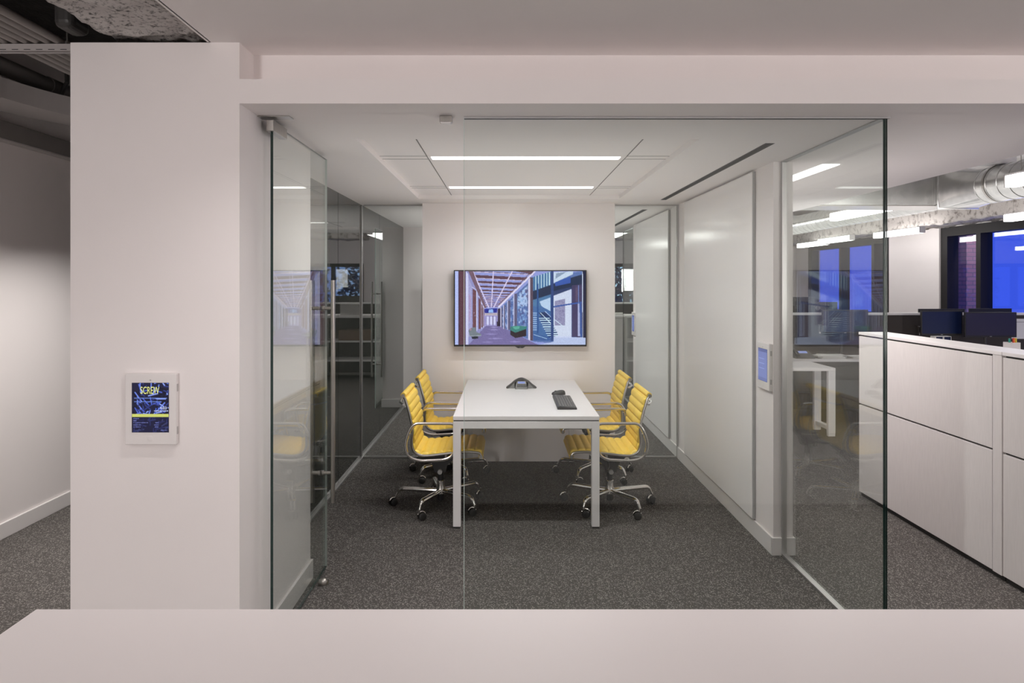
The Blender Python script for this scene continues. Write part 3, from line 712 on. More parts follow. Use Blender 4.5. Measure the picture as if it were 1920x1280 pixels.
# mouse
mx, my = .407, 5.36
t = Thing('computer_mouse', 'black computer mouse on the white table just behind the keyboard', 'mouse', (mx, my, TZt))
bm_ = MB(); ring = []
for i in range(13):
    a = PI * i / 12; xx = -math.cos(a); w = .031 * (math.sin(a) ** .5) + .0004; h = (.037 * (math.sin(a) ** .6)) * (.78 + .30 * xx) + .004
    ring.append([bm_.bm.verts.new((mx + .054 * xx, my + w * math.cos(q), TZt + .001 + max(0, h * math.sin(q)))) for q in [PI * j / 10 for j in range(11)]])
fs = []
for A, B in zip(ring, ring[1:]):
    fs += [bm_.bm.faces.new((A[j], A[j + 1], B[j + 1], B[j])) for j in range(10)]; fs.append(bm_.bm.faces.new((A[0], B[0], B[10], A[10])))
fs += [bm_.bm.faces.new(ring[0]), bm_.bm.faces.new(ring[-1][::-1])]; bm_._tag(fs, True); bmesh.ops.recalc_face_normals(bm_.bm, faces=fs); t.part('body', bm_, 'black')
b = MB(); b.cyl((mx - .024, my - .003, TZt + .024), (mx - .024, my + .003, TZt + .024), .008, 14); t.part('scroll_wheel', b, 'charcoal')
# keyboard, long side pointing away from the glass
kx0, kx1, ky0, ky1 = .352, .486, 4.72, 5.235
t = Thing('keyboard', 'black computer keyboard near the right front corner of the white table', 'keyboard', ((kx0 + kx1) / 2, (ky0 + ky1) / 2, TZt))
b = MB(); b.prism([(kx0, TZt + .001), (kx1, TZt + .001), (kx1, TZt + .012), (kx0 + .01, TZt + .021), (kx0, TZt + .019)], 1, ky0, ky1); t.part('base', b, 'black')
b = MB(); ny = 25; nx = 6
for i in range(nx):
    x0 = kx0 + .014 + i * .0195; zt = TZt + .0208 - .0088 * (x0 - kx0) / .134
    y = ky0 + .012
    while y < ky1 - .02:
        w = .0172
        if i == 5 and .17 < y - ky0 < .28: w = .10
        b.box(x0, x0 + .0165, y, y + w, zt - .003, zt + .0035, .0012, 1); y += w + .0022
t.part('keys', b, 'key')

# television with its picture
tx0, tx1, tz0, tz1, ty = -.472, .715, 1.047, 1.730, 6.115
t = Thing('television', 'wide black framed television showing a lobby on the white end wall', 'television', ((tx0 + tx1) / 2, ty, tz0))
b = MB(); b.box(tx0, tx1, ty - .012, ty + .03, tz0, tz1, .003); t.part('bezel', b, 'black')
b = MB(); b.box(tx0 + .14, tx1 - .14, ty + .03, ty + .048, tz0 + .08, tz1 - .12, .005); b.box(-.12, .36, ty + .048, 6.1799, 1.2, 1.6); t.part('back_housing', b, 'charcoal')
cxm = (tx0 + tx1) / 2 + .0
b = MB(); b.prism([(cxm - .05, tz0 + .002), (cxm + .05, tz0 + .002), (cxm + .022, tz0 - .014), (cxm - .022, tz0 - .014)], 1, ty - .014, ty + .01); em = t.part('emblem', b, 'black')
b = MB(); b.box(cxm - .006, cxm + .006, ty - .0146, ty - .014, tz0 - .009, tz0 - .006); t.part('badge', b, 'silver', parent=em)
C_ = Canvas(330, 186, (150, 160, 225)); A = 330 / 186
def q(*p): return [((x - 152) / 1626.0, (y - 120) / 920.0) for x, y in p]
def pl(c, *p, alpha=1.0): C_.poly(q(*p), c, alpha)
def ln(c, x0, y0, x1, y1, w, alpha=1.0):
    a, b_ = q((x0, y0), (x1, y1)); C_.line(a, b_, w / 920.0, c, alpha, A)
vx, vy = 602, 600     # the picture's own vanishing point
pl((118, 108, 160), (152, 1040), (330, 1040), (540, 790), (690, 790), (1060, 1000), (1140, 1040), (1780, 1040), (1780, 1040)); pl((122, 112, 166), (300, 1040), (530, 800), (700, 800), (1190, 1040))
for k, (x, y, w, a) in enumerate(((640, 850, 150, .5), (600, 905, 190, .45), (660, 960, 230, .5), (560, 1005, 170, .35), (640, 820, 90, .6), (900, 1000, 160, .5))):
    pl((188, 178, 238), (x - w / 2, y), (x, y - 9), (x + w / 2, y), (x, y + 11), alpha=a)
for k in range(9): ln((92, 82, 136), 340 + k * 95, 1040, vx + (k - 4) * 14, 810, 3, .35)
# left wall: panels and brown columns
pl((150, 150, 205), (152, 120), (320, 120), (540, 570), (540, 800), (320, 1040), (152, 1040))
pl((178, 190, 240), (152, 120), (195, 120), (195, 1040), (152, 1040)); pl((92, 62, 74), (205, 120), (285, 120), (285, 1040), (205, 1040)); pl((70, 50, 70), (195, 120), (212, 120), (212, 1040), (195, 1040))
pl((214, 214, 250), (290, 120), (318, 160), (318, 1040), (290, 1040)); pl((170, 168, 215), (318, 190), (365, 310), (365, 860), (318, 960)); pl((190, 150, 190), (325, 400), (352, 440), (352, 700), (325, 760), alpha=.5)
for x0, x1, y0, y1 in ((372, 420, 340, 860), (446, 476, 450, 840), (484, 500, 530, 820), (508, 516, 570, 808)):
    pl((112, 70, 78), (x0, y0), (x1, y0 + 30), (x1, y1), (x0, y1)); pl((205, 208, 248), (x1, y0 + 20), (x1 + 12, y0 + 40), (x1 + 12, y1), (x1, y1)); ln((225, 220, 250), x0 - 8, y0 - 20, x1 + 20, y0 + 28, 7)
for k in range(60):
    x = random.uniform(320, 500); y0 = 250 + (x - 320) * 1.5; y = random.uniform(y0, 860); C_.rect(*(q((x, y))[0]), *(q((x + 5, y + 14))[0]), random.choice([(210, 215, 250), (110, 100, 160), (160, 150, 205)]), .5)
# ceiling: blue panels, brown beams, pale tubes
pl((152, 160, 225), (330, 120), (1150, 120), (700, 580), (520, 580))
yb = [120, 128, 168, 205, 240, 268, 300, 322, 350, 368, 390, 404, 422, 433, 448, 457, 470, 478, 490, 498, 510, 520, 535, 545, 556, 566]
def lx(y): return 370 + (522 - 370) * min(1, max(0, (y - 120) / 450.0)) ** .92
def rx(y): return 1140 - (1140 - 700) * min(1, max(0, (y - 120) / 450.0)) ** .92
for k in range(0, len(yb) - 1, 2):
    y0, y1 = yb[k], yb[k + 1]; sk = (570 - y0) * .085
    pl((96, 66, 82) if y0 < 420 else (128, 92, 112), (lx(y0), y0), (rx(y0), y0 + sk), (rx(y1), y1 + sk), (lx(y1), y1)); ln((222, 210, 240), lx(y1), y1 + 3, rx(y1), y1 + sk + 3, max(2, (570 - y1) / 60))
for a, w in (((375, 120), 14), ((632, 120), 12), ((868, 120), 14)): ln((226, 214, 246), a[0], a[1], 602 + (a[0] - 602) * .12, 575, w, 1)
ln((232, 224, 250), 1150, 120, 690, 575, 20); ln((120, 88, 104), 1110, 120, 700, 540, 9); pl((98, 70, 84), (870, 120), (1140, 120), (1100, 158)); pl((120, 92, 110), (318, 120), (378, 120), (545, 580), (520, 580))
# far end: doors and sky-blue transom
pl((170, 165, 225), (515, 590), (700, 590), (700, 805), (515, 805)); pl((34, 44, 150), (520, 590), (680, 585), (675, 640), (525, 645)); pl((150, 190, 250), (575, 600), (625, 595), (632, 640), (570, 640)); pl((190, 178, 190), (520, 645), (690, 645), (690, 675), (520, 675))
for x in (545, 590, 630): pl((215, 215, 252), (x, 690), (x + 30, 690), (x + 30, 790), (x, 790))
for x in (538, 584, 626, 668): ln((80, 62, 110), x, 680, x, 800, 7)
pl((62, 50, 74), (682, 590), (722, 585), (722, 805), (682, 800)); pl((48, 38, 60), (676, 750), (716, 750), (716, 806), (676, 806))
# right side: glazing and columns running back
pl((92, 118, 178), (722, 575), (1150, 190), (1780, 120), (1780, 1040), (1130, 1000), (722, 810)); pl((176, 200, 240), (930, 420), (1060, 300), (1060, 560), (930, 560))
for k in range(260):
    x = random.uniform(735, 1060); top = 575 - (x - 722) * .85; y = random.uniform(top, 800); C_.rect(*(q((x, y))[0]), *(q((x + random.uniform(6, 26), y + random.uniform(10, 46)))[0]), random.choice([(60, 84, 150), (196, 210, 248), (96, 130, 200), (70, 60, 110), (150, 190, 235)]), .6)
for x0, x1, y0, y1 in ((728, 745, 570, 815), (762, 776, 545, 840), (810, 840, 490, 850), (890, 928, 400, 890)):
    pl((96, 92, 126), (x0, y0), (x1, y0), (x1, y1), (x0, y1)); pl((206, 206, 240), (x0 - 9, y0 + 4), (x0, y0), (x0, y1), (x0 - 9, y1))
# atrium on the right
pl((78, 122, 168), (1125, 200), (1360, 120), (1360, 560), (1125, 560))
for k in range(12): x = 1135 + k * 17; pl((206, 232, 246) if k % 2 else (70, 120, 170), (x, 190 - k * 5), (x + 12, 186 - k * 5), (x + 12, 360 - k * 6), (x, 365 - k * 6))
pl((28, 46, 78), (1125, 370), (1640, 190), (1780, 150), (1780, 300), (1380, 400), (1125, 480)); pl((58, 92, 178), (1400, 260), (1590, 190), (1590, 270), (1400, 310)); pl((206, 222, 244), (1380, 135), (1620, 125), (1620, 160), (1380, 270)); pl((140, 160, 190), (1410, 150), (1540, 130), (1400, 220))
pl((214, 222, 246), (1375, 400), (1600, 330), (1600, 960), (1375, 930)); pl((46, 64, 110), (1375, 370), (1600, 320), (1600, 345), (1375, 430)); pl((150, 148, 186), (1395, 495), (1520, 465), (1520, 800), (1395, 800)); 
for k in range(90): x, y = random.uniform(1398, 1512), random.uniform(490, 790); C_.rect(*(q((x, y))[0]), *(q((x + 10, y + 12))[0]), random.choice([(120, 118, 160), (180, 180, 214), (100, 96, 140)]), .5)
pl((70, 62, 100), (1605, 300), (1780, 280), (1780, 950), (1605, 940)); pl((180, 186, 226), (1680, 520), (1720, 515), (1720, 930), (1680, 930)); pl((30, 34, 66), (1735, 120), (1780, 120), (1780, 1040), (1735, 1040)); pl((96, 80, 110), (1650, 330), (1680, 320), (1680, 500), (1650, 500))
ln((60, 92, 170), 1350, 570, 1730, 510, 18); ln((60, 90, 160), 1712, 500, 1722, 1040, 26); ln((220, 230, 255), 1738, 130, 1740, 1040, 6); ln((120, 140, 200), 1690, 300, 1690, 520, 8)
# stair
pl((70, 110, 168), (1125, 560), (1345, 560), (1345, 960), (1125, 900)); pl((190, 214, 244), (1205, 500), (1340, 450), (1340, 620), (1230, 560)); pl((40, 58, 104), (1190, 640), (1270, 630), (1340, 690), (1340, 780), (1260, 720)); 
for k in range(11):
    y = 690 + k * 27; x0 = 1195 + k * 13; x1 = 1330 + k * 13
    pl((26, 60, 118), (x0, y), (x1, y), (x1, y + 12), (x0, y + 12)); pl((206, 230, 250), (x0, y + 12), (x1, y + 12), (x1, y + 22), (x0, y + 22))
for k in range(9): pl((170, 200, 240), (1125, 640 + k * 26), (1172, 640 + k * 26), (1172, 650 + k * 26), (1125, 650 + k * 26))
ln((214, 236, 252), 1215, 640, 1370, 800, 9); ln((214, 232, 252), 1385, 720, 1500, 810, 8); ln((180, 200, 240), 1270, 620, 1345, 690, 8); ln((40, 84, 150), 1182, 280, 1182, 900, 16); ln((44, 70, 130), 1362, 120, 1362, 990, 32)
pl((60, 96, 160), (1130, 900), (1345, 950), (1345, 985), (1130, 985)); ln((180, 214, 246), 1130, 910, 1300, 965, 6); pl((190, 202, 240), (1380, 935), (1780, 950), (1780, 1040), (1190, 1040), (1380, 1000)); pl((206, 214, 246), (1400, 930), (1600, 930), (1600, 950), (1400, 950))
pl((92, 74, 92), (1085, 200), (1125, 200), (1125, 985), (1085, 985)); pl((220, 214, 240), (1062, 230), (1086, 210), (1086, 985), (1062, 970)); ln((60, 70, 120), 1052, 280, 1052, 800, 7)
# sofa and chair
pl((46, 34, 44), (842, 855), (905, 885), (1040, 838), (1040, 930), (905, 955), (842, 915)); pl((60, 132, 128), (842, 815), (900, 800), (1050, 808), (1040, 840), (905, 888), (842, 856)); pl((96, 176, 158), (870, 815), (960, 805), (950, 840), (900, 850))
pl((120, 130, 140), (322, 860), (350, 830), (410, 820), (420, 880), (482, 905), (470, 930), (340, 935)); pl((44, 48, 60), (360, 935), (445, 930), (445, 962), (365, 966)); ln((180, 190, 200), 322, 930, 480, 925, 6); pl((190, 140, 160), (335, 838), (358, 828), (360, 858), (340, 862), alpha=.7)
C_.a = np.clip(C_.a + np.random.RandomState(3).normal(0, 7, C_.a.shape[:2])[..., None], 0, 255)
sc = C_.mesh('screen', M['disp'], (tx0 + .010, ty - .0128, tz1 - .010), (tx1 - tx0 - .020, 0, 0), (0, 0, -(tz1 - tz0 - .026)), t.o, t.loc)

# ================================================================== open office on the right
def cabinet(y0, y1, label):   # y0 nearer the camera
    x0, x1, h = 2.68, 2.885, 1.243
    t = Thing('storage_cabinet', label, 'cabinet', ((x0 + x1) / 2, (y0 + y1) / 2, 0), 'pale cabinets along the office aisle')
    b = MB(); b.box(x0 + .02, x1, y0, y1, .03, h - .021); t.part('carcass', b, 'ashwood')
    b = MB(); b.box(x0 + .0195, x1 - .01, y0 + .001, y1 - .001, .0, .03); t.part('plinth', b, 'darkgap')
    b = MB(); b.box(x0, x0 + .02, y0, y0 + .07, .03, h - .021, .001); t.part('stile', b, 'ashwood')
    b = MB(); b.box(x0 + .0185, x0 + .0199, y0 + .07, y1 - .002, .03, h - .021); t.part('reveal', b, 'darkgap')
    for z0, z1 in ((.034, .692), (.703, h - .031)):
        b = MB(); b.box(x0, x0 + .0184, y0 + .074, y1 - .004, z0, z1, .0015); t.part('door', b, 'ashwood')
    b = MB(); b.box(x0 - .002, x1 + .002, y0 + .0005, y1, h - .020, h, .0015); t.part('top', b, 'lam')
cabinet(3.695, 5.196, 'pale woodgrain cabinet at the far end of the aisle row, behind the glass edge')
cabinet(2.19, 3.69, 'pale woodgrain cabinet nearest the right edge of the photo')
def desk(x0, x1, y0, y1, label, h=.72, leg=.075, inset=.06):
    t = Thing('desk', label, 'desk', ((x0 + x1) / 2, (y0 + y1) / 2, 0), 'white office desks')
    b = MB(); b.box(x0, x1, y0, y1, h - .032, h, .002); t.part('desktop', b, 'lam')
    for xa in (x0, x1 - leg):
        for ya in (y0 + .002, y1 - inset):
            b = MB(); b.box(xa, xa + leg, ya, ya + .045, .03, h - .032, .002); lg = t.part('leg', b, 'wmetal')
            b = MB(); b.box(xa + .002, xa + leg - .002, ya + .002, ya + .043, 0, .03); t.part('foot', b, 'wmetal', parent=lg)
        b = MB(); b.box(xa + .012, xa + leg - .012, y0 + .047, y1 - inset, .06, .10, .002); t.part('floor_rail', b, 'wmetal')
    return t
desk(2.0, 3.46, 7.18, 7.80, 'white desk standing just past the end of the right wall', inset=.29)
desk(2.0, 5.3, 8.02, 8.44, 'long white work surface with papers below the dark fabric screen')
desk(5.32, 7.6, 7.72, 8.44, 'white desk under the two dark monitors right of the column')
desk(2.0, 7.6, 8.60, 9.36, 'white desk on the far side of the dark fabric screen')
t = Thing('desk_screen', 'dark brown fabric privacy screen with white cap behind the office monitors', 'desk screen', (4.7, 8.52, 0))
b = MB(); b.box(1.95, 7.75, 8.475, 8.56, .05, 1.215, .002); t.part('fabric_panel', b, 'fab')
b = MB(); b.box(1.95, 7.75, 8.465, 8.57, 1.215, 1.243, .002); t.part('cap', b, 'wmetal')
for x in (2.0, 4.8, 7.66):
    b = MB(); b.box(x, x + .05, 8.49, 8.545, 0, .05); t.part('foot', b, 'wmetal')
def monitor(px0, px1, py0, py1, d, label, back=False, arm=True, top=None, logo=False, scr='scr'):
    x0, x1, z1, z0 = X(px0, d), X(px1, d), Z(py0, d), Z(py1, d); cx = (x0 + x1) / 2
    t = Thing('monitor', label, 'monitor', (cx, d, z0), 'dark monitors on the office desks')
    s = -1 if not back else 1
    b = MB(); b.box(x0, x1, d - .012, d + .012, z0, z1, .003); b.box(x0 + .06, x1 - .06, d - s * .012, d - s * .035, z0 + .05, z1 - .05, .01); t.part('casing', b, 'black')
    b = MB(); f = d + s * .0126; b.box(x0 + .014, x1 - .014, f, f - s * .001, z0 + .022, z1 - .014); t.part('screen', b, scr)
    if not back: b = MB(); b.box(cx - .012, cx + .012, d - .0132, d - .0125, z0 + .007, z0 + .013); t.part('badge', b, 'silver')
    if logo:
        b = MB(); lx_ = X(1531, d) ; b.lathe([(.030, 0), (.030, .002), (.025, .002), (.025, 0)], (lx_, d - .0352, Z(577, d)), (0, -1, 0), 28); b.box(lx_ - .017, lx_ + .017, d - .0362, d - .035, Z(577, d) - .005, Z(577, d) + .005); t.part('emblem', b, 'silver')
    ye = d - s * .035
    b = MB(); b.cyl((cx, d - s * .085, .72), (cx, d - s * .085, (z0 + z1) / 2), .016, 12); b.box(cx - .04, cx + .04, d - s * .085, d - s * .034, (z0 + z1) / 2 - .04, (z0 + z1) / 2 + .04); t.part('stand', b, 'charcoal')
    b = MB(); b.box(cx - .09, cx + .09, d - s * .085 - .04, d - s * .085 + .05, .72, .732, .003); t.part('stand_base', b, 'black')
    return t
monitor(1541, 1627, 580.5, 625, 8.27, 'dark monitor seen through the glass edge above the far cabinet end')
monitor(1726, 1803.5, 582, 628.5, 8.19, 'deep blue lit office monitor, left one of the pair right of the white column')
monitor(1808, 1905, 585, 632, 8.05, 'grey dark office monitor, right one of the pair right of the white column', scr='scr_grey')
monitor(1722, 1808, 578.8, 618, 8.95, 'black monitor back peeking above the deep blue monitor', back=True)
monitor(1817, 1896, 578, 612, 8.95, 'black monitor back peeking above the grey dark monitor', back=True)
monitor(1515, 1569.5, 566, 606, 8.95, 'black monitor back with a round silver emblem above the dark screen', back=True, logo=True)
monitor(1452, 1528, 556.5, 600, 9.15, 'black monitor back partly hidden by the end of the right wall', back=True)
for px, py0, py1, d, lb in ((1535.5, 607, 625, 8.43, 'small chrome clamp hook on the dark screen, left of the first monitor'), (1722.5, 610, 628, 8.43, 'small chrome clamp hook on the dark screen, left of the deep blue monitor')):
    x, z1, z0 = X(px, d), Z(py0, d), Z(py1, d); b = MB(); b.box(x - .012, x + .012, d - .03, d + .045, z0, z1 - .012, .004); b.box(x - .03, x + .025, d - .04, d + .045, z1 - .012, z1, .003)
    solo('screen_hook', b, 'chrome', lb, 'hook', (x, d, z0), 'chrome hooks on the fabric screen')
# things on the desks
def papers(x, y, z, n, label, seed):
    rnd = random.Random(seed); b = MB()
    for k in range(n):
        a = rnd.uniform(-.14, .14); u = Vector((math.cos(a), math.sin(a), 0)) * .145; w = Vector((-math.sin(a), math.cos(a), 0)) * .08; c = Vector((x + rnd.uniform(-.03, .03), y + rnd.uniform(-.012, .012), z + .0008 + k * .006))
        b.hexa([c - u - w, c + u - w, c + u + w, c - u + w] + [p + Vector((0, 0, .0055)) for p in (c - u - w, c + u - w, c + u + w, c - u + w)])
    solo('paper_stack', b, 'paper', label, 'paper', (x, y, z), 'loose papers on the office desks')
papers(4.22, 8.12, .72, 5, 'loose white papers on the long work surface, near the desk corner', 1); papers(4.66, 8.12, .72, 4, 'loose white papers on the long work surface, beside the cabinet end', 2)
papers(3.84, 8.13, .72, 7, 'thick pile of white papers behind the white desk', 5)
t = Thing('desk_phone', 'dark desk phone with small blue display behind the white desk', 'phone', (3.53, 8.12, .72))
b = MB(); b.hexa([(3.42, 8.05, .7205), (3.64, 8.05, .7205), (3.64, 8.24, .7205), (3.42, 8.24, .7205), (3.42, 8.05, .735), (3.64, 8.05, .735), (3.64, 8.24, .80), (3.42, 8.24, .80)]); t.part('body', b, 'charcoal')
b = MB(); b.hexa([(3.50, 8.16, .775), (3.60, 8.16, .775), (3.60, 8.21, .793), (3.50, 8.21, .793), (3.50, 8.16, .778), (3.60, 8.16, .778), (3.60, 8.21, .796), (3.50, 8.21, .796)]); t.part('display', b, 'bluelcd')
b = MB(); b.sweep([(3.445, 8.06, .755), (3.445, 8.15, .79), (3.445, 8.23, .82)], .02, n=8); t.part('handset', b, 'black')
t = Thing('pencil_cup', 'white square cup of coloured markers behind the right cabinet', 'cup', (4.46, 6.12, .0))
hx, hy = X(1897, 6.1), 6.1
t.o.location = (hx, hy, .99); t.loc = Vector((hx, hy, .99))
b = MB()
for a, bb, c, d in ((-.045, .045, -.045, -.041), (-.045, .045, .041, .045), (-.045, -.041, -.041, .041), (.041, .045, -.041, .041)): b.box(hx + a, hx + bb, hy + c, hy + d, .99, 1.085)
b.box(hx - .045, hx + .045, hy - .045, hy + .045, .99, .994); t.part('cup', b, 'wplastic')
for dx, dy, m, zt, lean in ((-.028, -.02, 'pen_green', 1.12, -.004), (-.016, .01, 'pen_green', 1.118, .0), (.004, -.02, 'pen_orange', 1.125, .003), (.016, 0, 'pen_red', 1.121, -.004), (.026, -.015, 'pen_yellow', 1.124, .002), (.036, .01, 'pen_yellow', 1.12, .002)):
    b = MB(); b.cyl((hx + dx, hy + dy, .996), (hx + dx + lean, hy + dy, zt), .006, 10)
    nm = {'pen_green': 'green', 'pen_orange': 'orange', 'pen_yellow': 'yellow', 'pen_red': 'red'}[m]
    solo('marker_pen', b, m, nm + ' marker standing in the white square cup' if not (nm in ('green', 'yellow') and dy > 0) else nm + ' marker at the back of the white square cup', 'marker', (hx + dx, hy + dy, .996), 'markers in the white cup')
t = Thing('riser_shelf', 'white desk riser shelf behind the right cabinet holding the marker cup', 'shelf', (hx, hy, 0))
b = MB(); b.box(hx - .5, hx + .5, hy - .17, hy + .17, .968, .99, .002); t.part('shelf_board', b, 'lam')
for xa in (hx - .49, hx + .45):
    b = MB(); b.box(xa, xa + .04, hy - .16, hy + .16, 0, .968, .002); t.part('side_panel', b, 'lam')
t = Thing('small_box', 'translucent small plastic box standing under the deep blue monitor', 'box', (X(1764, 8.11), 8.11, .72))
cx = X(1764, 8.11); b = MB(); b.box(cx - .095, cx + .095, 8.06, 8.16, .72, .984, .004); t.part('box', b, 'paper')
b = MB()
for k in (-.048, .048): b.box(cx + k - .038, cx + k + .038, 8.0585, 8.0599, .935, .978)
t.part('drawer_front', b, 'scr')
t = Thing('notice_sheet', 'pale sheet of paper pinned up at the right edge, beside the grey monitor', 'paper', (X(1918, 8.4), 8.46, 1.0))
b = MB(); b.box(X(1905, 8.4), X(1950, 8.4), 8.472, 8.4745, Z(636, 8.4), Z(598, 8.4)); t.part('sheet', b, 'paper')
b = MB(); b.box(X(1908, 8.4), X(1946, 8.4), 8.4705, 8.4719, Z(605, 8.4), Z(603.5, 8.4)); t.part('printed_rule', b, 'greyplastic')

# pendant lights
def pendant(x, y0, y1, zc, label):   # y0 nearer
    t = Thing('pendant_light', label, 'pendant light', (x, (y0 + y1) / 2, zc - .05), 'white box pendant lights')
    b = MB(); b.box(x - .05, x + .05, y0 + .006, y1 - .006, zc - .05, zc + .044, .003); t.part('diffuser', b, 'pend')
    b = MB(); b.box(x - .052, x + .052, y0, y1, zc + .044, zc + .058, .001); t.part('top_tray', b, 'wmetal')
    for ya, yb in ((y0 - .004, y0 + .006), (y1 - .006, y1 + .004)):
        b = MB(); b.box(x - .052, x + .052, ya, yb, zc - .052, zc + .058, .001); t.part('end_cap', b, 'greyplastic')
    for y in (y0 + .12, y1 - .12):
        b = MB(); b.cyl((x, y, zc + .058), (x, y, 3.3), .003, 6); b.cyl((x, y, zc + .058), (x, y, zc + .08), .01, 8); t.part('suspension_cable', b, 'steel')
R1, R2 = 4.28, 7.0
pendant(R1, 4.35, 5.80, 2.477, 'white box pendant light cut by the right edge beside the spiral duct')
pendant(R1, 7.63, 8.94, 2.475, 'long white box pendant light crossing behind the vertical glass edge')
pendant(R2, 8.1, 9.55, 2.52, 'white box pendant light cut by the right edge in front of the dark window frame')
pendant(R2, 11.5, 12.95, 2.51, 'white box pendant light above the white column')
pendant(R2, 14.9, 16.35, 2.50, 'white box pendant light farthest left, beside the white end wall')
pendant(6.68, 13.2, 14.55, 2.49, 'white box pendant light between the one above the column and the farthest')
pendant(R1, 11.0, 12.4, 2.48, 'white box pendant light deep in the office beyond the right wall')
pendant(R1, 1.2, 2.6, 2.477, 'white box pendant light beside the viewer, over the right aisle')
for i, (x, y) in enumerate(((1.9, 10.8), (1.9, 13.4), (-.4, 11.4), (-.4, 14.2), (3.2, 15.6))):
    pendant(x, y, y + 1.4, 2.47, ['white box pendant light just beyond the next room, seen past the back glass', 'white box pendant light second beyond the next room', 'white box pendant light reflected in the dark glass wall, nearest', 'white box pendant light reflected in the dark glass wall, farther', 'white box pendant light near the far window'][i])
# recessed light in the dropped ceiling beside the room
t = Thing('recessed_light', 'long recessed linear light in the dropped ceiling right of the meeting room', 'ceiling light', (1.965, 5.2, CZ))
b = MB(); b.box(1.905, 2.02, 4.12, 6.4, CZ - .0015, CZ - .0002); t.part('trim_frame', b, 'wmetal')
b = MB(); b.box(1.912, 2.013, 4.127, 6.393, CZ - .006, CZ - .0012); t.part('diffuser', b, 'recess')

# ducts
t = Thing('round_duct', 'spiral galvanised round duct with its square adapter at the top right', 'duct', (4.67, 6, 2.55))
DX, DZ, DR = 4.70, 2.56, .17
b = MB(); prof = []
b.cyl((DX, 3.4, DZ), (DX, 6.62, DZ), DR, 40); t.part('tube', b, 'galv')
for k in range(22):
    y = 3.5 + k * .148; b = MB(); b.lathe([(DR - .002, -.007), (DR + .005, -.003), (DR + .005, .003), (DR - .002, .007)], (DX, y, DZ), (.06, 1, .05), 40); t.part('seam', b, 'galv')
b = MB(); n = 32; A = []; Bq = []
for j in range(n):
    a = 2 * PI * j / n; c, s_ = math.cos(a), math.sin(a); k = 1 / max(abs(c), abs(s_))
    A.append(b.bm.verts.new((DX + DR * c, 6.62, DZ + DR * s_))); Bq.append(b.bm.verts.new((DX - .03 + .20 * c * k, 7.065, DZ + .02 + .19 * s_ * k)))
b._tag([b.bm.faces.new((A[j], A[(j + 1) % n], Bq[(j + 1) % n], Bq[j])) for j in range(n)], True); bmesh.ops.recalc_face_normals(b.bm, faces=list(b.bm.faces))
b.box(DX - .245, DX + .185, 7.06, 7.0868, DZ - .185, DZ + .225, .002); t.part('adapter', b, 'galv')
for y in (3.9, 5.3, 6.5):
    b = MB(); b.lathe([(DR + .0055, -.012), (DR + .0075, -.012), (DR + .0075, .012), (DR + .0055, .012)], (DX, y, DZ), (0, 1, 0), 32); b.box(DX - .003, DX + .003, y - .012, y + .012, DZ + DR, 3.299); t.part('hanger_strap', b, 'steel')
t = Thing('rectangular_duct', 'shiny rectangular sheet metal duct below the dropped ceiling edge', 'duct', (4.0, 7.2, 2.4))
b = MB(); b.box(3.0, DX + .17, 7.088, 7.52, 2.425, 2.80, .002); t.part('duct_body', b, 'galv')
for x in (3.25, 3.62, 4.05, 4.42):
    b = MB(); b.box(x, x + .022, 7.087, 7.10, 2.422, 2.80, .001); t.part('flange', b, 'galv')
b = MB(); b.box(3.0, DX + .165, 7.102, 7.52, 2.414, 2.4245, .001); t.part('bottom_flange', b, 'steel')
for x in (3.45, 4.3):
    b = MB(); b.box(x - .012, x + .012, 7.28, 7.286, 2.80, 3.299); t.part('hanger_strap', b, 'steel')
t = Thing('round_duct', 'far spiral duct running away beyond the rectangular duct', 'duct', (4.9, 9, 2.6))
b = MB(); b.cyl((4.95, 7.53, 2.60), (4.95, 12.6, 2.60), .15, 32); t.part('tube', b, 'galv')
for k in range(30):
    b = MB(); b.lathe([(.148, -.006), (.154, 0), (.148, .006)], (4.95, 7.65 + k * .165, 2.60), (.06, 1, .05), 32); t.part('seam', b, 'galv')
for y in (8.2, 10.2, 12.2):
    b = MB(); b.box(4.947, 4.953, y - .012, y + .012, 2.75, 3.299); t.part('hanger_strap', b, 'steel')
t = Thing('air_grille_box', 'sheet metal duct end with a grille, left above the office windows', 'air vent', (5.5, 12.9, 2.6))
b = MB(); b.box(5.02, 5.68, 12.62, 13.6, 2.56, 2.86, .003); t.part('duct_body', b, 'galv')
b = MB(); b.box(5.06, 5.26, 12.605, 12.62, 2.60, 2.82); g = t.part('grille', b, 'charcoal')
b = MB()
for k in range(9): b.box(5.065 + k * .0215, 5.075 + k * .0215, 12.598, 12.605, 2.605, 2.815)
t.part('fins', b, 'steel', parent=g)
t = Thing('ceiling_box_unit', 'small white ceiling unit between the round duct and the dropped ceiling', 'equipment', (4.5, 6.75, 2.66))
b = MB(); b.box(4.36, 4.80, 6.42, 6.56, 2.735, 2.80, .004); t.part('body', b, 'wmetal')
b = MB(); b.box(4.36, 4.44, 6.405, 6.42, 2.72, 2.735); t.part('bracket', b, 'steel')
t = Thing('white_pipe', 'pale pipe lying along the top of the round duct', 'pipe', (4.95, 5, 2.86))
b = MB(); b.cyl((4.62, 3.4, 2.84), (4.62, 6.4, 2.84), .028, 14); t.part('tube', b, 'paintpipe')
for y in (4.6, 5.8):
    b = MB(); b.box(4.585, 4.655, y, y + .03, 2.808, 2.872); b.cyl((4.62, y + .015, 2.87), (4.62, y + .015, 3.298), .004, 6); t.part('clamp', b, 'steel')

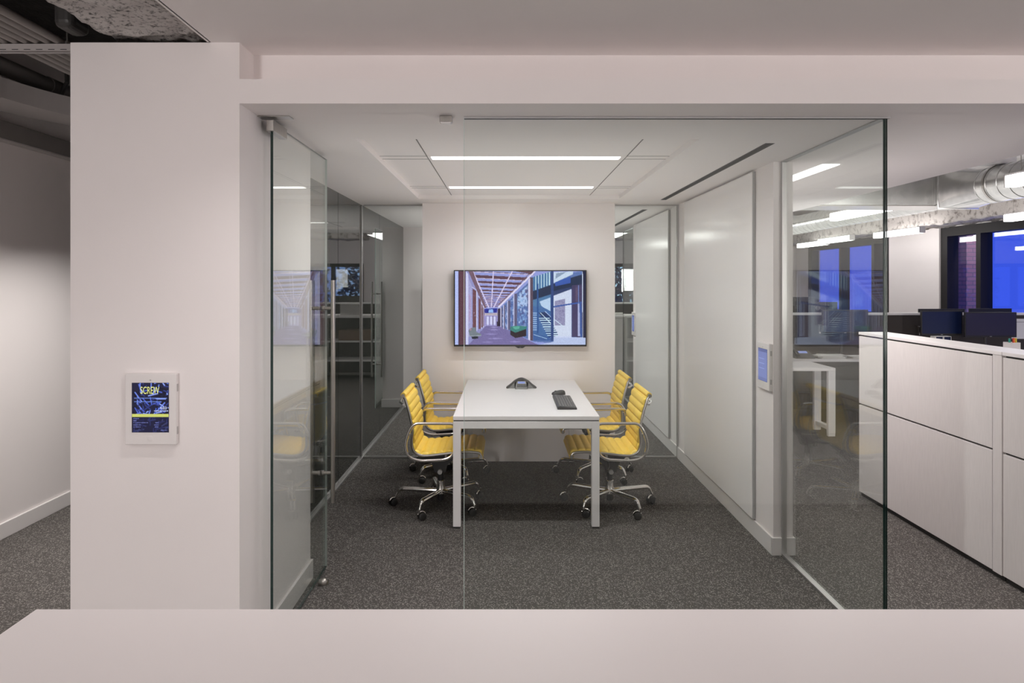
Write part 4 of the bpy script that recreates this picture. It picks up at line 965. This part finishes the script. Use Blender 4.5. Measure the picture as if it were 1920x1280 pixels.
# ================================================================== next office beyond the second room
t = Thing('storage_counter', 'white storage counter seen through the greenish glass behind the right chairs', 'cabinet', (2.5, 11.6, 0))
b = MB(); b.box(1.35, 3.9, 11.38, 12.0, 1.04, 1.07, .002); t.part('countertop', b, 'lam')
b = MB(); b.box(1.37, 3.88, 11.41, 11.98, 0, 1.04); t.part('carcass', b, 'ashwood')
for k in range(4):
    b = MB(); b.box(1.38 + k * .625, 1.38 + k * .625 + .615, 11.392, 11.41, .06, 1.02, .001); t.part('door', b, 'ashwood')
papers(1.85, 11.6, 1.07, 6, 'papers lying on the far white storage counter', 9)
t = Thing('open_shelf_desk', 'white open shelf unit reflected in the dark glass wall', 'shelf', (.2, 11.7, 0))
b = MB(); b.box(-1.0, 1.30, 11.4, 12.0, 1.03, 1.07, .002); t.part('top', b, 'lam')
for x in (-1.0, .42, 1.26):
    b = MB(); b.box(x, x + .035, 11.42, 11.98, 0, 1.03); t.part('side_panel', b, 'lam')
b = MB(); b.box(-.96, 1.26, 11.94, 11.98, .05, 1.03); t.part('back_panel', b, 'fab')
for z in (.62, .30):
    b = MB(); b.box(-.965, .42, 11.42, 11.94, z, z + .025); b.box(.455, 1.26, 11.42, 11.94, z, z + .025); t.part('shelf', b, 'lam')
b = MB(); b.box(-.4, .15, 11.5, 11.85, .645, .82, .01); solo('storage_box', b, 'wood', 'brown box on the middle shelf of the open shelf unit', 'box', (-.12, 11.7, .645))
b = MB(); b.box(.50, .86, 11.46, 11.85, .0, .27, .006); solo('storage_bin', b, 'wplastic', 'white bin at the bottom of the open shelf unit', 'bin', (.7, 11.65, 0))
b = MB(); b.box(-.2, .12, 11.5, 11.7, 1.07, 1.26, .004); solo('desk_tray', b, 'greyplastic', 'grey letter tray on top of the open shelf unit', 'tray', (0, 11.6, 1.07))
t = Thing('desk_screen', 'dark fabric screen with white cap beyond the far white counter', 'desk screen', (1.4, 13.04, 0))
b = MB(); b.box(-1.2, 6.0, 13.0, 13.08, 0, 1.215, .002); t.part('fabric_panel', b, 'fab')
b = MB(); b.box(-1.2, 6.0, 12.99, 13.09, 1.215, 1.243, .002); t.part('cap', b, 'wmetal')
t = Thing('monitor', 'dark monitor in front of the far window, reflected in the dark glass', 'monitor', (.4, 13.4, 1.243))
b = MB(); b.box(.15, .72, 13.38, 13.41, 1.0, 1.36, .004); t.part('casing', b, 'black')
b = MB(); b.cyl((.43, 13.45, .72), (.43, 13.45, 1.2), .016, 10); b.box(.33, .53, 13.40, 13.55, .70, .72); t.part('stand', b, 'chrome')
desk(-1.1, 5.9, 13.12, 13.9, 'far white desk behind the far fabric screen', h=.70)

# ================================================================== corridor ceiling on the left
x_first, yS = -2.345, 3.2
for k in range(6):
    x = x_first + k * .050; b = MB(); b.cyl((x, .3, 2.7485), (x, 8.0, 2.7485), .0185, 14)
    for y in (2.4, 4.6): b.cyl((x, y, 2.7485), (x, y + .06, 2.7485), .021, 14)
    lab = ['outermost left grey conduit of the six lying on the slotted channel', 'second grey conduit from the left on the slotted channel', 'third grey conduit from the left on the slotted channel', 'fourth grey conduit from the left on the slotted channel', 'fifth grey conduit from the left on the slotted channel', 'rightmost grey conduit of the six, nearest the pillar'][k]
    solo('conduit', b, 'paintpipe', lab, 'conduit', (x, 4, 2.7485), 'parallel conduits over the corridor')
t = Thing('strut_channel', 'pale slotted metal channel carrying the conduits beside the pillar top', 'bracket', (-2.4, yS, 2.70))
b = MB(); b.box(-2.50, -1.84, yS - .02, yS - .016, 2.696, 2.729); b.box(-2.50, -1.84, yS - .016, yS + .02, 2.725, 2.729); b.box(-2.50, -1.84, yS + .016, yS + .02, 2.696, 2.725); t.part('channel', b, 'strut')
for k in range(11):
    b = MB(); b.box(-2.475 + k * .0565, -2.475 + k * .0565 + .030, yS - .0206, yS - .0199, 2.701, 2.704); t.part('slot', b, 'slot')
for x in (-2.06, -2.46):
    b = MB(); b.cyl((x, yS, 2.729), (x, yS, 3.25), .005, 8); b.cyl((x, yS, 2.729), (x, yS, 2.744), .011, 6); t.part('hanger_rod', b, 'steel')
b = MB(); b.box(-1.908, -1.822, 2.86, 3.0, 2.69, 3.2, .03, 4); solo('junction_enclosure', b, 'charcoal', 'dark grey rounded enclosure above the left end of the pillar', 'equipment', (-1.85, 2.93, 2.66))
t = Thing('round_pipe', 'thick dark grey pipe running beyond the conduits beside the pillar', 'pipe', (-2.98, 4, 2.9))
b = MB(); b.cyl((-2.98, .3, 2.895), (-2.98, 4.62, 2.895), .052, 24); b.cyl((-2.98, 4.62, 2.895), (-2.98, 5.3, 2.895), .044, 24); t.part('tube', b, 'paintduct')
b = MB(); b.cyl((-2.98, 4.42, 2.895), (-2.98, 4.62, 2.895), .0575, 24); t.part('coupling', b, 'paintduct')
b = MB(); b.sweep([(-2.95, 4.55, 3.25), (-2.90, 4.5, 3.05), (-2.885, 4.48, 2.93), (-2.92, 4.47, 2.84), (-2.98, 4.46, 2.828)], .014, n=8); t.part('hanger', b, 'charcoal')
t = Thing('curved_duct', 'grey rectangular duct curving below the thick pipe at the left edge', 'duct', (-2.9, 4, 2.73))
b = MB(); cen = spline([(-3.03, 1.5, 2.725), (-3.03, 3.4, 2.725), (-2.98, 4.05, 2.725), (-2.80, 4.50, 2.725), (-2.64, 4.70, 2.725)], 8)
b.sweep(cen, .145, .058, square=True); t.part('duct_body', b, 'strut')
b = MB(); b.sweep([(-3.014, 3.86, 2.725), (-3.010, 3.886, 2.725)], .150, .063, square=True); t.part('joint_collar', b, 'strut')
rough_beam('beam_corridor_slab', -3.19, -1.8, 5.4, 6.2, 2.86, 3.26, .06, .03, 'slab', 11)
t = Thing('unlit_wall_band', 'dark band standing in for the unlit top of the corridor wall', 'duct', (-3.15, 4, 2.56))
b = MB(); b.box(-3.189, -3.125, .3, 8.6, 2.512, 2.625, .003); t.part('duct_body', b, 'paintduct')  # dark box stands in for shade on the upper wall
b = MB(); b.box(-3.189, -3.120, .3, 8.6, 2.503, 2.5118, .001); t.part('wall_ledge', b, 'strut')

# ================================================================== light
def area(name, loc, size, power, col=(1, .97, .94), rot=(0, 0, 0), spread=180):
    l = bpy.data.lights.new(name, 'AREA'); l.shape = 'RECTANGLE'; l.size, l.size_y = size; l.energy = power; l.color = col; l.spread = math.radians(spread)
    o = bpy.data.objects.new(name, l); COL.objects.link(o); o.location = loc; o.rotation_euler = rot; return o
area('fill_front', (-2.62, -4.6, 1.45), (.95, 2.0), 124, (1, .95, .935), (PI / 2, 0, math.radians(-30)))  # upright fill added behind the camera, no fixture there
area('fill_front', (7.42, -4.6, 1.45), (.7, 2.0), 196, (1, .95, .935), (PI / 2, 0, 0))  # second added frontal fill, far right behind the camera
area('fill_overhead', (.9, 2.14, 2.56), (3.9, .10), 24, (1, .95, .935), (0, 0, 0), 108)  # unseen strip added above the frame to wash pillar, counter and cabinets
area('fill_overhead', (-1.6, -1.2, 2.55), (.3, 3.0), 20, (1, .95, .935))  # unseen overhead fill added on the camera side
area('fill_up_room', (.12, mir(4.62), 1.66), (2.3, 2.7), 12, (1, .985, .955), (PI, 0, 0))  # upward fill added to brighten the next room's ceiling, no fixture
area('fill_up_room', (.02, 4.62, 1.66), (2.6, 2.7), 8.0, (1, .985, .955), (PI, 0, 0))  # same added upward fill for the meeting-room ceiling
area('fill_up_aisle', (2.25, 4.6, 1.75), (.7, 3.0), 2.2, (1, .96, .94), (PI, 0, 0))  # upward fill added for the dropped ceiling over the aisle
area('fill_up_office', (4.8, 10.4, 2.0), (4.4, 9.0), 125, (1, .97, .95), (PI, 0, 0))  # large upward fill added to lift the open office, no fixture
area('lamp_corridor', (-2.35, 4.3, 2.40), (.12, 1.3), 34, (1, .955, .92), (0, math.radians(-8), 0), 130)
area('lamp_corridor', (-2.35, .6, 2.40), (.12, 1.3), 14, (1, .955, .92), (0, 0, 0), 130)
def spot(name, loc, power, col):
    l = bpy.data.lights.new(name, 'SPOT'); l.energy = power; l.color = col; l.spot_size = math.radians(176); l.spot_blend = 1.0; l.shadow_soft_size = 0.0
    o = bpy.data.objects.new(name, l); COL.objects.link(o); o.location = loc
for x, y, z, p in SPOTS: spot('linear_lamp_glow', (x, y, z), p, (1, 1, .985))
for k in range(6): spot('recessed_lamp_glow', (1.963, 4.3 + k * .38, CZ - .012), 20, (1, .955, .93))
area('fill_up_far', (1.2, 13.2, 2.0), (4.0, 5.0), 110, (1, .97, .95), (PI, 0, 0))  # upward fill added to brighten the office past the next room
area('fill_brick', (8.3, 11.2, 3.4), (.3, .3), 60, (1, .8, .85), (math.radians(55), 0, math.radians(-8)))  # unseen light added outside to brighten the brick pier
w = bpy.data.worlds.new('dusk'); S.world = w; w.use_nodes = True; nt = w.node_tree; nt.nodes.clear()
wo = N(nt, 'ShaderNodeOutputWorld'); bg = N(nt, 'ShaderNodeBackground'); tc = N(nt, 'ShaderNodeTexCoord'); sx = N(nt, 'ShaderNodeSeparateXYZ')
nt.links.new(tc.outputs['Generated'], sx.inputs[0])
mr = N(nt, 'ShaderNodeMapRange', interpolation_type='SMOOTHSTEP'); mr.inputs['From Min'].default_value = .955; mr.inputs['From Max'].default_value = .99
nt.links.new(sx.outputs[1], mr.inputs['Value'])
mx = N(nt, 'ShaderNodeMix', data_type='RGBA'); mx.inputs[6].default_value = (.040, .085, .66, 1); mx.inputs[7].default_value = (.50, .80, 1.0, 1)
nt.links.new(mr.outputs[0], mx.inputs[0]); nt.links.new(mx.outputs[2], bg.inputs[0]); bg.inputs[1].default_value = 1.35; nt.links.new(bg.outputs[0], wo.inputs[0])

# ================================================================== camera and view
cam = bpy.data.cameras.new('camera'); co = bpy.data.objects.new('camera', cam); COL.objects.link(co)
co.location = (0, 0, EYE); co.rotation_euler = (PI / 2, 0, 0)
cam.sensor_width = 36; cam.lens = F / 1920 * 36; cam.shift_x = (960 - VX) / 1920; cam.shift_y = -(640 - VY) / 1920; cam.clip_start = .02; cam.clip_end = 200
S.camera = co
S.view_settings.view_transform = 'Standard'; S.view_settings.look = 'None'; S.view_settings.exposure = 0.0; S.view_settings.gamma = 1.0; S.view_settings.use_curve_mapping = False
S.cycles.max_bounces = 10; S.cycles.diffuse_bounces = 8; S.cycles.glossy_bounces = 6; S.cycles.transparent_max_bounces = 40
S.cycles.caustics_reflective = False; S.cycles.caustics_refractive = False; S.cycles.sample_clamp_indirect = 6.0
